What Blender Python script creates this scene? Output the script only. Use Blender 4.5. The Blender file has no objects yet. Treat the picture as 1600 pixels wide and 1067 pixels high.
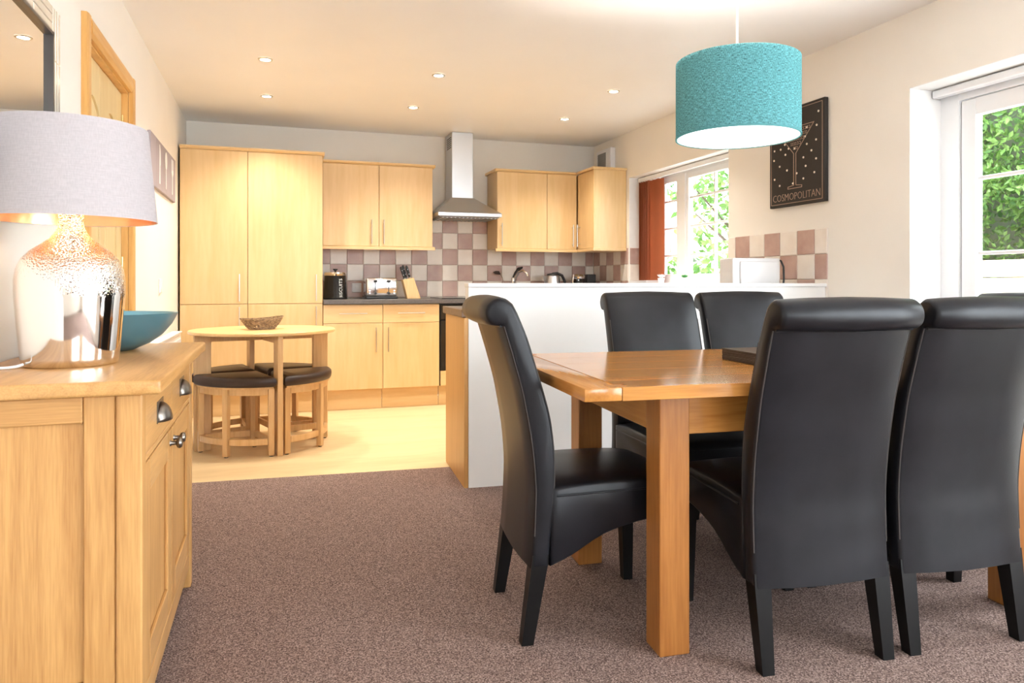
import bpy, bmesh, math, random
from mathutils import Vector, Matrix

random.seed(7)
S = bpy.context.scene
C = S.collection
PI = math.pi

# ------------------------------------------------------------------ camera
F_PX, HORIZON, CAM_H = 1130.0, 443.0, 1.045
YAW = math.atan(372.0 / F_PX)
cam_data = bpy.data.cameras.new('camera')
cam_data.sensor_width = 36.0
cam_data.lens = F_PX / 1600.0 * 36.0
cam_data.shift_y = -(533.5 - HORIZON) / 1600.0
cam_data.clip_start = 0.02
cam = bpy.data.objects.new('camera', cam_data)
cam.location = (0, 0, CAM_H)
cam.rotation_euler = (PI / 2, 0, -YAW)
C.objects.link(cam)
S.camera = cam

# ------------------------------------------------------------------ world / light
world = bpy.data.worlds.new('overcast_sky')
S.world = world
world.use_nodes = True
bg = world.node_tree.nodes['Background']
bg.inputs[0].default_value = (0.86, 0.94, 1.0, 1)
bg.inputs[1].default_value = 7.0

S.view_settings.view_transform = 'Standard'
S.view_settings.look = 'None'
S.view_settings.gamma = 1.0
S.view_settings.use_curve_mapping = False
S.view_settings.exposure = 1.30

def area(name, loc, rot, sx, sy, power=0.0, col=(1, 1, 1), portal=False):
    l = bpy.data.lights.new(name, 'AREA')
    l.shape = 'RECTANGLE'; l.size = sx; l.size_y = sy
    l.energy = power; l.color = col
    if portal: l.cycles.is_portal = True
    o = bpy.data.objects.new(name, l)
    o.location = loc; o.rotation_euler = rot
    C.objects.link(o)
    return o
# portals only guide the sky light through the window openings, the two behind the viewer being added
area('sky_portal', (3.40, 1.98, 1.02), (0, PI / 2, 0), 2.04, 1.76, 1, portal=True)
area('sky_portal', (3.40, 5.16, 1.53), (0, PI / 2, 0), 0.96, 1.52, 1, portal=True)
area('sky_portal', (1.85, -3.36, 1.55), (-PI / 2, 0, 0), 1.9, 1.3, 1, portal=True)
area('sky_portal', (3.41, -1.05, 1.20), (0, PI / 2, 0), 2.2, 3.1, 1, portal=True)

# ------------------------------------------------------------------ materials
MATS = {}
def mat(name, col, rough=0.5, metal=0.0, spec=0.5, **k):
    m = bpy.data.materials.new(name); m.use_nodes = True
    b = m.node_tree.nodes['Principled BSDF']
    b.inputs['Base Color'].default_value = (*col, 1)
    b.inputs['Roughness'].default_value = rough
    b.inputs['Metallic'].default_value = metal
    b.inputs['Specular IOR Level'].default_value = spec
    for kk, v in k.items():
        b.inputs[kk].default_value = v
    MATS[name] = m
    return m
def N(m, t, **k):
    n = m.node_tree.nodes.new(t)
    for kk, v in k.items(): setattr(n, kk, v)
    return n
def L(m, a, b): m.node_tree.links.new(a, b)
def bsdf(m): return m.node_tree.nodes['Principled BSDF']

def noise_mat(name, c1, c2, scale=(1, 1, 1), nscale=5, detail=4, rough=0.5, bump=0.0, lo=0.35, hi=0.65, metal=0, spec=0.5, dist=0.0, bscale=None, bdist=0.002, coords='Object', **k):
    m = mat(name, c1, rough, metal, spec, **k)
    tc = N(m, 'ShaderNodeTexCoord'); mp = N(m, 'ShaderNodeMapping')
    mp.inputs['Scale'].default_value = scale
    L(m, tc.outputs[coords], mp.inputs[0])
    nz = N(m, 'ShaderNodeTexNoise')
    nz.inputs['Scale'].default_value = nscale; nz.inputs['Detail'].default_value = detail
    nz.inputs['Distortion'].default_value = dist
    L(m, mp.outputs[0], nz.inputs['Vector'])
    cr = N(m, 'ShaderNodeValToRGB')
    cr.color_ramp.elements[0].position = lo; cr.color_ramp.elements[0].color = (*c1, 1)
    cr.color_ramp.elements[1].position = hi; cr.color_ramp.elements[1].color = (*c2, 1)
    L(m, nz.outputs['Fac'], cr.inputs[0])
    L(m, cr.outputs[0], bsdf(m).inputs['Base Color'])
    if bump:
        src = nz
        if bscale:
            src = N(m, 'ShaderNodeTexNoise'); src.inputs['Scale'].default_value = bscale
            src.inputs['Detail'].default_value = 3
            L(m, mp.outputs[0], src.inputs['Vector'])
        bp = N(m, 'ShaderNodeBump'); bp.inputs['Strength'].default_value = bump
        bp.inputs['Distance'].default_value = bdist
        L(m, src.outputs['Fac'], bp.inputs['Height'])
        L(m, bp.outputs[0], bsdf(m).inputs['Normal'])
    return m

def wood(name, c1, c2, axis='z', rough=0.4, ns=6.0, stretch=14.0, bump=0.08, spec=0.5, rand=0.0):
    """grain running along the given axis, with broad tone bands and fine pores"""
    m = mat(name, c1, rough, 0, spec)
    sc = [stretch] * 3; sc['xyz'.index(axis)] = 0.9
    tc = N(m, 'ShaderNodeTexCoord'); mp = N(m, 'ShaderNodeMapping')
    mp.inputs['Scale'].default_value = sc
    L(m, tc.outputs['Object'], mp.inputs[0])
    vec = mp.outputs[0]
    if rand:
        oi = N(m, 'ShaderNodeObjectInfo'); cx = N(m, 'ShaderNodeCombineXYZ'); mu = N(m, 'ShaderNodeMath', operation='MULTIPLY')
        mu.inputs[1].default_value = 37.0
        L(m, oi.outputs['Random'], mu.inputs[0])
        for i in range(3): L(m, mu.outputs[0], cx.inputs[i])
        ad = N(m, 'ShaderNodeVectorMath', operation='ADD')
        L(m, vec, ad.inputs[0]); L(m, cx.outputs[0], ad.inputs[1]); vec = ad.outputs[0]
    n1 = N(m, 'ShaderNodeTexNoise'); n1.inputs['Scale'].default_value = ns * 0.16
    n1.inputs['Detail'].default_value = 5; n1.inputs['Distortion'].default_value = 0.9
    L(m, vec, n1.inputs['Vector'])
    n2 = N(m, 'ShaderNodeTexNoise'); n2.inputs['Scale'].default_value = ns * 1.4
    n2.inputs['Detail'].default_value = 4
    L(m, vec, n2.inputs['Vector'])
    mx = N(m, 'ShaderNodeMath', operation='MULTIPLY_ADD')
    mx.inputs[1].default_value = 0.45
    L(m, n2.outputs['Fac'], mx.inputs[0])
    m2 = N(m, 'ShaderNodeMath', operation='MULTIPLY'); m2.inputs[1].default_value = 0.62
    L(m, n1.outputs['Fac'], m2.inputs[0]); L(m, m2.outputs[0], mx.inputs[2])
    cr = N(m, 'ShaderNodeValToRGB')
    cr.color_ramp.elements[0].position = 0.36; cr.color_ramp.elements[0].color = (*c2, 1)
    cr.color_ramp.elements[1].position = 0.66; cr.color_ramp.elements[1].color = (*c1, 1)
    L(m, mx.outputs[0], cr.inputs[0]); L(m, cr.outputs[0], bsdf(m).inputs['Base Color'])
    if bump:
        bp = N(m, 'ShaderNodeBump'); bp.inputs['Strength'].default_value = bump
        bp.inputs['Distance'].default_value = 0.001
        L(m, n2.outputs['Fac'], bp.inputs['Height']); L(m, bp.outputs[0], bsdf(m).inputs['Normal'])
    return m

def glass_mat(name):
    m = bpy.data.materials.new(name); m.use_nodes = True
    nt = m.node_tree; nt.nodes.clear()
    out = nt.nodes.new('ShaderNodeOutputMaterial')
    tr = nt.nodes.new('ShaderNodeBsdfTransparent'); gl = nt.nodes.new('ShaderNodeBsdfGlossy')
    gl.inputs['Roughness'].default_value = 0.0
    lw = nt.nodes.new('ShaderNodeLayerWeight'); pw = nt.nodes.new('ShaderNodeMath'); pw.operation = 'POWER'; pw.inputs[1].default_value = 4.0
    sc = nt.nodes.new('ShaderNodeMath'); sc.operation = 'MULTIPLY_ADD'; sc.inputs[1].default_value = 0.5; sc.inputs[2].default_value = 0.025
    mx = nt.nodes.new('ShaderNodeMixShader')
    nt.links.new(lw.outputs['Facing'], pw.inputs[0]); nt.links.new(pw.outputs[0], sc.inputs[0]); nt.links.new(sc.outputs[0], mx.inputs[0])
    nt.links.new(tr.outputs[0], mx.inputs[1]); nt.links.new(gl.outputs[0], mx.inputs[2])
    nt.links.new(mx.outputs[0], out.inputs[0])
    MATS[name] = m
def emit_mat(name, col, strength):
    m = mat(name, col, 0.6)
    bsdf(m).inputs['Emission Color'].default_value = (*col, 1)
    bsdf(m).inputs['Emission Strength'].default_value = strength

noise_mat('wall_paint', (0.86, 0.815, 0.75), (0.88, 0.835, 0.77), nscale=3, rough=0.75, spec=0.2, bump=0.03, bscale=120)
noise_mat('wall_white', (0.86, 0.85, 0.83), (0.88, 0.87, 0.855), nscale=3, rough=0.6, spec=0.25)
noise_mat('ceiling_paint', (0.91, 0.905, 0.90), (0.93, 0.925, 0.92), nscale=2, rough=0.45, spec=0.35)
mat('white_gloss', (0.88, 0.885, 0.9), 0.25)
mat('white_satin', (0.86, 0.86, 0.86), 0.45)
mat('white_plastic', (0.82, 0.82, 0.84), 0.35)
mat('plaster_reveal', (0.9, 0.895, 0.885), 0.7, spec=0.2)
wood('maple', (0.765, 0.54, 0.28), (0.68, 0.455, 0.21), 'z', 0.34, 3.0, 9.0, 0.03, rand=1)
wood('maple_h', (0.765, 0.54, 0.28), (0.68, 0.455, 0.21), 'x', 0.34, 3.0, 9.0, 0.03, rand=1)
wood('maple_y', (0.75, 0.53, 0.28), (0.66, 0.44, 0.20), 'y', 0.34, 3.0, 9.0, 0.03, rand=1)
wood('panel_oak', (0.64, 0.36, 0.125), (0.55, 0.29, 0.09), 'z', 0.4, 3.0, 9.0, 0.03)
wood('oak_z', (0.58, 0.315, 0.108), (0.40, 0.185, 0.052), 'z', 0.42, 9.0, 20.0, 0.16, rand=1)
wood('oak_y', (0.60, 0.335, 0.12), (0.43, 0.21, 0.064), 'y', 0.30, 9.0, 20.0, 0.12, rand=1)
wood('oak_x', (0.58, 0.315, 0.108), (0.40, 0.185, 0.052), 'x', 0.40, 9.0, 20.0, 0.14, rand=1)
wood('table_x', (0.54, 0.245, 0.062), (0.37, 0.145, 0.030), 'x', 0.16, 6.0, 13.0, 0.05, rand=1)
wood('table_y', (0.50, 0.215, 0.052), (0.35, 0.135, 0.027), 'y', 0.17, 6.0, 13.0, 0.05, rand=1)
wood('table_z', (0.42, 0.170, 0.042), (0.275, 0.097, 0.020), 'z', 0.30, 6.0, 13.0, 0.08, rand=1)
wood('pine', (0.80, 0.47, 0.16), (0.66, 0.33, 0.085), 'z', 0.35, 5.0, 12.0, 0.06, rand=1)
wood('pine_h', (0.80, 0.47, 0.16), (0.66, 0.33, 0.085), 'y', 0.35, 5.0, 12.0, 0.06, rand=1)
wood('door_pine', (0.82, 0.655, 0.36), (0.74, 0.55, 0.26), 'z', 0.4, 4.0, 9.0, 0.04, rand=1)
wood('rt_wood', (0.74, 0.475, 0.22), (0.60, 0.34, 0.13), 'z', 0.4, 6.0, 12.0, 0.08, rand=1)
wood('rt_top', (0.80, 0.54, 0.25), (0.70, 0.44, 0.18), 'x', 0.33, 4.0, 10.0, 0.04)
wood('kitchen_floor', (0.80, 0.61, 0.36), (0.68, 0.49, 0.26), 'x', 0.36, 4.0, 7.0, 0.03)
wood('block_wood', (0.80, 0.56, 0.28), (0.70, 0.44, 0.19), 'z', 0.4, 5.0, 12.0, 0.04)
wood('fence_wood', (0.74, 0.60, 0.44), (0.56, 0.43, 0.29), 'y', 0.8, 5.0, 8.0, 0.1, rand=1)
wood('fence_grey', (0.62, 0.57, 0.50), (0.45, 0.41, 0.36), 'x', 0.8, 5.0, 8.0, 0.1, rand=1)
noise_mat('leather', (0.0070, 0.0070, 0.0090), (0.011, 0.011, 0.0140), nscale=9, rough=0.36, bump=0.16, bscale=260, bdist=0.0006, spec=0.27)
noise_mat('leather_brown', (0.030, 0.014, 0.009), (0.045, 0.022, 0.014), nscale=9, rough=0.42, bump=0.15, bscale=240, bdist=0.0006)
mat('stitch', (0.045, 0.038, 0.035), 0.7)
mat('black_leg', (0.0055, 0.005, 0.005), 0.4, spec=0.22)
mat('chrome', (0.78, 0.78, 0.80), 0.12, 1.0)
mat('steel', (0.62, 0.63, 0.65), 0.30, 1.0)
mat('handle_steel', (0.66, 0.64, 0.60), 0.28, 1.0)
mat('pewter', (0.20, 0.175, 0.15), 0.36, 1.0)
mat('dark_metal', (0.05, 0.045, 0.04), 0.35, 0.8)
mat('black_gloss', (0.012, 0.012, 0.013), 0.10)
mat('black_plastic', (0.018, 0.018, 0.019), 0.4)
mat('grille_grey', (0.25, 0.25, 0.25), 0.6)
noise_mat('worktop', (0.075, 0.068, 0.066), (0.115, 0.10, 0.095), nscale=90, rough=0.36)
noise_mat('worktop_warm_lit', (0.15, 0.095, 0.06), (0.21, 0.14, 0.09), nscale=60, rough=0.45)  # same laminate as the worktop, warm light put into its brown
mat('mirror_glass', (0.92, 0.92, 0.92), 0.01, 1.0)
mat('mirror_tile', (0.80, 0.78, 0.72), 0.12, 0.55)
mat('mirror_frame', (0.06, 0.05, 0.045), 0.3)
mat('canvas_black', (0.022, 0.018, 0.017), 0.6)
mat('canvas_line', (0.42, 0.30, 0.22), 0.6)
mat('canvas_dot', (0.85, 0.78, 0.66), 0.5)
mat('tray_paint', (0.36, 0.315, 0.345), 0.7)
mat('tray_white', (0.80, 0.78, 0.77), 0.7)
mat('teal_glaze', (0.07, 0.165, 0.20), 0.32)
mat('teal_inside', (0.19, 0.45, 0.55), 0.3)
mat('copper_lining', (0.85, 0.46, 0.24), 0.25, 0.9)
mat('coax_white', (0.8, 0.8, 0.8), 0.5)
mat('pot_white', (0.85, 0.85, 0.85), 0.5)
mat('petal', (0.88, 0.9, 0.9), 0.6)
mat('rust_blind', (0.40, 0.115, 0.045), 0.75)
m = MATS['rust_blind']; t = N(m, 'ShaderNodeBsdfTranslucent'); t.inputs[0].default_value = (0.62, 0.28, 0.15, 1)
mx = N(m, 'ShaderNodeMixShader'); mx.inputs[0].default_value = 0.35
L(m, bsdf(m).outputs[0], mx.inputs[1]); L(m, t.outputs[0], mx.inputs[2]); L(m, mx.outputs[0], m.node_tree.nodes['Material Output'].inputs[0])
mat('sink_rail', (0.85, 0.85, 0.86), 0.4)
mat('lettering', (0.75, 0.78, 0.78), 0.5)
mat('grout', (0.76, 0.71, 0.65), 0.8)
mat('soil', (0.06, 0.04, 0.03), 0.9)
noise_mat('patio', (0.55, 0.52, 0.48), (0.66, 0.63, 0.58), nscale=6, rough=0.85)
noise_mat('wicker', (0.13, 0.075, 0.04), (0.36, 0.24, 0.13), nscale=60, rough=0.6)
glass_mat('glass')
mat('brass', (0.75, 0.55, 0.25), 0.25, 1.0)
emit_mat('bulb', (1.0, 0.86, 0.66), 22.0)
emit_mat('bulb_small', (1.0, 0.88, 0.70), 14.0)
emit_mat('diffuser', (1.0, 0.985, 0.95), 1.6)

def fabric(name, col, trans, rough=0.85, weave=420.0, contrast=0.25):
    """woven lampshade cloth that lets some of the bulb's light through"""
    m = mat(name, col, rough, 0, 0.2)
    nt = m.node_tree
    tc = N(m, 'ShaderNodeTexCoord')
    mp = N(m, 'ShaderNodeMapping'); L(m, tc.outputs['UV'], mp.inputs[0])
    mp.inputs['Scale'].default_value = (weave, weave * 0.22, 1)
    n1 = N(m, 'ShaderNodeTexNoise'); n1.inputs['Scale'].default_value = 1.0; n1.inputs['Detail'].default_value = 2
    L(m, mp.outputs[0], n1.inputs['Vector'])
    mp2 = N(m, 'ShaderNodeMapping'); L(m, tc.outputs['UV'], mp2.inputs[0])
    mp2.inputs['Scale'].default_value = (weave * 0.10, weave * 1.1, 1)
    n2 = N(m, 'ShaderNodeTexNoise'); n2.inputs['Scale'].default_value = 1.0; n2.inputs['Detail'].default_value = 2
    L(m, mp2.outputs[0], n2.inputs['Vector'])
    ad = N(m, 'ShaderNodeMath', operation='ADD'); L(m, n1.outputs['Fac'], ad.inputs[0]); L(m, n2.outputs['Fac'], ad.inputs[1])
    cr = N(m, 'ShaderNodeValToRGB')
    d = tuple(max(0, c * (1 - contrast)) for c in col); b = tuple(min(1, c * (1 + contrast) + 0.03 * contrast) for c in col)
    cr.color_ramp.elements[0].position = 0.4; cr.color_ramp.elements[0].color = (*d, 1)
    cr.color_ramp.elements[1].position = 0.62; cr.color_ramp.elements[1].color = (*b, 1)
    hv = N(m, 'ShaderNodeMath', operation='MULTIPLY'); hv.inputs[1].default_value = 0.5
    L(m, ad.outputs[0], hv.inputs[0]); L(m, hv.outputs[0], cr.inputs[0])
    L(m, cr.outputs[0], bsdf(m).inputs['Base Color'])
    t = N(m, 'ShaderNodeBsdfTranslucent'); L(m, cr.outputs[0], t.inputs[0])
    mx = N(m, 'ShaderNodeMixShader'); mx.inputs[0].default_value = trans
    L(m, bsdf(m).outputs[0], mx.inputs[1]); L(m, t.outputs[0], mx.inputs[2])
    out = nt.nodes['Material Output']; L(m, mx.outputs[0], out.inputs[0])
    return m
fabric('teal_shade', (0.20, 0.50, 0.53), 0.55, weave=800.0, contrast=0.6)
fabric('grey_shade', (0.56, 0.52, 0.535), 0.25, contrast=0.06)
fabric('blind_cloth', (0.62, 0.34, 0.22), 0.5, contrast=0.08)

def tile_mat(name, c1, c2):
    m = noise_mat(name, c1, c2, nscale=9, detail=5, rough=0.32, lo=0.3, hi=0.7, bump=0.05, bscale=30)
    # shift the pattern from tile to tile
    nt = m.node_tree
    mp = [n for n in nt.nodes if n.type == 'MAPPING'][0]
    oi = N(m, 'ShaderNodeObjectInfo'); cx = N(m, 'ShaderNodeCombineXYZ'); mu = N(m, 'ShaderNodeMath', operation='MULTIPLY')
    mu.inputs[1].default_value = 50
    L(m, oi.outputs['Random'], mu.inputs[0])
    for i in range(3): L(m, mu.outputs[0], cx.inputs[i])
    L(m, cx.outputs[0], mp.inputs['Location'])
tile_mat('tile_dark', (0.45, 0.285, 0.24), (0.57, 0.40, 0.35))
tile_mat('tile_light', (0.80, 0.72, 0.645), (0.88, 0.82, 0.755))

def carpet():
    m = mat('carpet', (0.2, 0.15, 0.13), 0.95, 0, 0.1)
    tc = N(m, 'ShaderNodeTexCoord')
    n1 = N(m, 'ShaderNodeTexNoise'); n1.inputs['Scale'].default_value = 210; n1.inputs['Detail'].default_value = 2
    n2 = N(m, 'ShaderNodeTexVoronoi'); n2.inputs['Scale'].default_value = 260
    L(m, tc.outputs['Object'], n1.inputs['Vector']); L(m, tc.outputs['Object'], n2.inputs['Vector'])
    ad = N(m, 'ShaderNodeMath', operation='MULTIPLY_ADD'); ad.inputs[1].default_value = 0.35
    sep = N(m, 'ShaderNodeSeparateColor'); L(m, n2.outputs['Color'], sep.inputs[0])
    L(m, sep.outputs[0], ad.inputs[0]); L(m, n1.outputs['Fac'], ad.inputs[2])
    cr = N(m, 'ShaderNodeValToRGB')
    e = cr.color_ramp.elements
    e[0].position = 0.42; e[0].color = (0.070, 0.045, 0.038, 1)
    e[1].position = 0.95; e[1].color = (0.45, 0.33, 0.29, 1)
    x = e.new(0.66); x.color = (0.205, 0.138, 0.118, 1)
    L(m, ad.outputs[0], cr.inputs[0]); L(m, cr.outputs[0], bsdf(m).inputs['Base Color'])
    bp = N(m, 'ShaderNodeBump'); bp.inputs['Strength'].default_value = 0.7; bp.inputs['Distance'].default_value = 0.004
    L(m, n1.outputs['Fac'], bp.inputs['Height']); L(m, bp.outputs[0], bsdf(m).inputs['Normal'])
carpet()
def leaf_mat(name, c1, c2):
    m = mat(name, c1, 0.5, 0, 0.4)
    oi = N(m, 'ShaderNodeNewGeometry')
    cr = N(m, 'ShaderNodeValToRGB')
    cr.color_ramp.elements[0].color = (*c1, 1); cr.color_ramp.elements[1].color = (*c2, 1)
    L(m, oi.outputs['Random Per Island'], cr.inputs[0]); L(m, cr.outputs[0], bsdf(m).inputs['Base Color'])
    t = N(m, 'ShaderNodeBsdfTranslucent'); L(m, cr.outputs[0], t.inputs[0])
    mx = N(m, 'ShaderNodeMixShader'); mx.inputs[0].default_value = 0.3
    L(m, bsdf(m).outputs[0], mx.inputs[1]); L(m, t.outputs[0], mx.inputs[2])
    L(m, mx.outputs[0], m.node_tree.nodes['Material Output'].inputs[0])
leaf_mat('leaf', (0.035, 0.11, 0.018), (0.17, 0.30, 0.07))
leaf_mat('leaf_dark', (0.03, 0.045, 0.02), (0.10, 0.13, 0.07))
leaf_mat('succulent', (0.10, 0.40, 0.12), (0.25, 0.60, 0.25))
# dimpled mirror-silver ceramic of the lamp base
m = mat('mercury', (0.80, 0.75, 0.70), 0.07, 1.0)
tc = N(m, 'ShaderNodeTexCoord'); vo = N(m, 'ShaderNodeTexVoronoi'); vo.inputs['Scale'].default_value = 190
L(m, tc.outputs['Object'], vo.inputs['Vector'])
sp = N(m, 'ShaderNodeSeparateXYZ'); L(m, tc.outputs['Object'], sp.inputs[0])
mr = N(m, 'ShaderNodeMapRange'); mr.inputs['From Min'].default_value = 0.17; mr.inputs['From Max'].default_value = 0.24
L(m, sp.outputs['Z'], mr.inputs['Value'])
bp = N(m, 'ShaderNodeBump'); bp.inputs['Distance'].default_value = 0.0022
L(m, mr.outputs[0], bp.inputs['Strength']); L(m, vo.outputs['Distance'], bp.inputs['Height'])
L(m, bp.outputs[0], bsdf(m).inputs['Normal'])

# ------------------------------------------------------------------ mesh helpers
class MB:
    def __init__(s): s.v = []; s.f = []; s.uv = None
    def add(s, vs, fs):
        o = len(s.v); s.v += [tuple(p) for p in vs]; s.f += [tuple(i + o for i in f) for f in fs]; return s
    def box(s, x0, x1, y0, y1, z0, z1, b=0.0, seg=1, M=None):
        if x0 > x1: x0, x1 = x1, x0
        if y0 > y1: y0, y1 = y1, y0
        if z0 > z1: z0, z1 = z1, z0
        vs = [(x0, y0, z0), (x1, y0, z0), (x1, y1, z0), (x0, y1, z0), (x0, y0, z1), (x1, y0, z1), (x1, y1, z1), (x0, y1, z1)]
        fs = [(0, 3, 2, 1), (4, 5, 6, 7), (0, 1, 5, 4), (1, 2, 6, 5), (2, 3, 7, 6), (3, 0, 4, 7)]
        b = min(b, 0.45 * min(x1 - x0, y1 - y0, z1 - z0))
        if b > 0:
            bm = bmesh.new(); bv = [bm.verts.new(p) for p in vs]
            for f in fs: bm.faces.new([bv[i] for i in f])
            bmesh.ops.bevel(bm, geom=bm.edges[:], offset=b, segments=seg, profile=0.5, affect='EDGES')
            bm.verts.index_update()
            vs = [tuple(p.co) for p in bm.verts]; fs = [tuple(p.index for p in f.verts) for f in bm.faces]
            bm.free()
        if M is not None: vs = [tuple(M @ Vector(p)) for p in vs]
        return s.add(vs, fs)
    def ring_loft(s, rings, close=True, cap=True):
        """rings: lists of points of equal count"""
        n = len(rings[0]); o = len(s.v)
        for r in rings: s.v += [tuple(p) for p in r]
        for i in range(len(rings) - 1):
            for j in range(n if close else n - 1):
                a = o + i * n + j; b = o + i * n + (j + 1) % n
                s.f.append((a, b, b + n, a + n))
        if cap:
            s.f.append(tuple(o + j for j in reversed(range(n))))
            e = o + (len(rings) - 1) * n
            s.f.append(tuple(e + j for j in range(n)))
        return s
    def lathe(s, prof, c=(0, 0, 0), n=32, cap=True, sx=1.0, sy=1.0):
        rings = []
        for r, z in prof:
            rings.append([(c[0] + sx * r * math.cos(2 * PI * j / n), c[1] + sy * r * math.sin(2 * PI * j / n), c[2] + z) for j in range(n)])
        return s.ring_loft(rings, True, cap)
    def tube(s, pts, r, n=8, cap=True):
        pts = [Vector(p) for p in pts]; rings = []
        up = None
        for i, p in enumerate(pts):
            t = (pts[min(i + 1, len(pts) - 1)] - pts[max(i - 1, 0)]).normalized()
            if up is None:
                up = Vector((0, 0, 1)) if abs(t.z) < 0.9 else Vector((1, 0, 0))
            a = t.cross(up).normalized(); b = a.cross(t).normalized(); up = b
            rr = r[i] if isinstance(r, (list, tuple)) else r
            rings.append([p + a * rr * math.cos(2 * PI * j / n) + b * rr * math.sin(2 * PI * j / n) for j in range(n)])
        return s.ring_loft(rings, True, cap)
    def cyl(s, p0, p1, r, n=16): return s.tube([p0, p1], r, n)
    def prism(s, poly, axis, a0, a1, b=0.0):
        """polygon of 2D points extruded along an axis; axis x:(y,z) y:(x,z) z:(x,y); b chamfers both ends"""
        def P(p, a):
            return {'x': (a, p[0], p[1]), 'y': (p[0], a, p[1]), 'z': (p[0], p[1], a)}[axis]
        if b > 0:
            ins = offset_poly(poly, b)
            rings = [[P(p, a0) for p in ins], [P(p, a0 + b) for p in poly], [P(p, a1 - b) for p in poly], [P(p, a1) for p in ins]]
        else:
            rings = [[P(p, a0) for p in poly], [P(p, a1) for p in poly]]
        return s.ring_loft(rings)
    def build(s, name, material, parent=None, smooth=False, local=False, angle=35):
        off = Vector((0, 0, 0))
        if parent is not None and not local: off = root_of(parent).location
        me = bpy.data.meshes.new(name)
        me.from_pydata([tuple(Vector(p) - off) for p in s.v], [], s.f)
        me.validate()
        bm = bmesh.new(); bm.from_mesh(me); bmesh.ops.recalc_face_normals(bm, faces=bm.faces); bm.to_mesh(me); bm.free()
        me.materials.append(MATS[material])
        if s.uv:
            ul = me.uv_layers.new(name='UVMap')
            for lp in me.loops: ul.data[lp.index].uv = s.uv[lp.vertex_index]
        if smooth:
            me.shade_smooth()
            if angle: me.set_sharp_from_angle(angle=math.radians(angle))
        o = bpy.data.objects.new(name, me); C.objects.link(o)
        if parent is not None: o.parent = parent
        return o

def offset_poly(poly, d):
    """shrink a closed 2D polygon by d along its vertex normals"""
    n = len(poly); A = sum(poly[i][0] * poly[(i + 1) % n][1] - poly[(i + 1) % n][0] * poly[i][1] for i in range(n))
    sg = 1 if A > 0 else -1; out = []
    for i in range(n):
        p0, p1, p2 = Vector(poly[i - 1]), Vector(poly[i]), Vector(poly[(i + 1) % n])
        e1 = (p1 - p0).normalized(); e2 = (p2 - p1).normalized()
        n1 = Vector((-e1.y, e1.x)) * sg; n2 = Vector((-e2.y, e2.x)) * sg
        b = (n1 + n2)
        b = b.normalized() if b.length > 1e-6 else n1
        k = d / max(0.5, b.dot(n1)); q = p1 + b * k
        out.append((q.x, q.y))
    return out
def root_of(o):
    while o.parent is not None: o = o.parent
    return o
def box(name, x0, x1, y0, y1, z0, z1, m, parent=None, b=0.0, seg=1, local=False, smooth=False):
    return MB().box(x0, x1, y0, y1, z0, z1, b, seg).build(name, m, parent, local=local, smooth=smooth)
def thing(name, label, cat, loc=(0, 0, 0), rotz=0.0, group=None):
    o = bpy.data.objects.new(name, None); C.objects.link(o)
    o.empty_display_size = 0.1
    o.location = loc; o.rotation_euler = (0, 0, rotz)
    return tag(o, label, cat, group)
def tag(o, label, cat, group=None, kind=None):
    o['label'] = label; o['category'] = cat
    if group: o['group'] = group
    if kind: o['kind'] = kind
    return o
def struct(o, label, cat):
    return tag(o, label, cat, None, 'structure')
def copy_tree(o, parent=None):
    c = o.copy(); C.objects.link(c); c.parent = parent
    for ch in [x for x in bpy.data.objects if x.parent == o]: copy_tree(ch, c)
    return c
def text_mesh(txt, size, bold=0.0):
    cu = bpy.data.curves.new('lettering', 'FONT'); cu.body = txt; cu.size = size
    cu.align_x = 'CENTER'; cu.align_y = 'CENTER'; cu.extrude = 0.0006; cu.resolution_u = 2
    cu.offset = bold
    o = bpy.data.objects.new('lettering_tmp', cu); C.objects.link(o)
    dg = bpy.context.evaluated_depsgraph_get()
    me = bpy.data.meshes.new_from_object(o.evaluated_get(dg))
    bpy.data.objects.remove(o); bpy.data.curves.remove(cu)
    return me

# ------------------------------------------------------------------ room shell
XL, XR, YB, YR, ZC = -0.705, 3.07, 6.68, -3.2, 2.425
HW = (0.941, 3.58); HWA = -0.065           # half wall corner and direction

# floors: carpet up to the slanting carpet edge, pale wood-look floor beyond
def edge_y(x): return 4.125 - 0.0720 * (x + 0.386)
fl = MB().prism([(XL, YR), (XR + 0.3, YR), (XR + 0.3, edge_y(XR + 0.3)), (XL, edge_y(XL))], 'z', -0.06, 0.0)
struct(fl.build('floor', 'carpet'), 'mottled brown and mauve short pile carpet of the dining area', 'floor')
fk = MB().prism([(XL, edge_y(XL)), (XR + 0.3, edge_y(XR + 0.3)), (XR + 0.3, YB), (XL, YB)], 'z', -0.06, -0.005)
struct(fk.build('floor_kitchen', 'kitchen_floor'), 'pale wood grain kitchen floor behind the carpet edge', 'floor')
struct(box('ceiling', XL - 0.15, XR + 0.33, YR - 0.15, YB + 0.15, ZC, ZC + 0.12, 'ceiling_paint'), 'smooth white ceiling with recessed downlights', 'ceiling')
wall_back = struct(box('wall_back', XL - 0.15, XR + 0.33, YB, YB + 0.15, 0, ZC, 'wall_paint'), 'cream kitchen wall behind the maple cupboards', 'wall')
# left wall with the door opening
DY0, DY1, DZ = 3.225, 4.125, 2.03
wl = MB()
wl.box(XL - 0.15, XL, YR, DY0, 0, ZC); wl.box(XL - 0.15, XL, DY1, YB, 0, ZC); wl.box(XL - 0.15, XL, DY0, DY1, DZ, ZC)
wall_left = struct(wl.build('wall_left', 'wall_paint'), 'cream wall on the left with mirror and pine door', 'wall')
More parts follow.
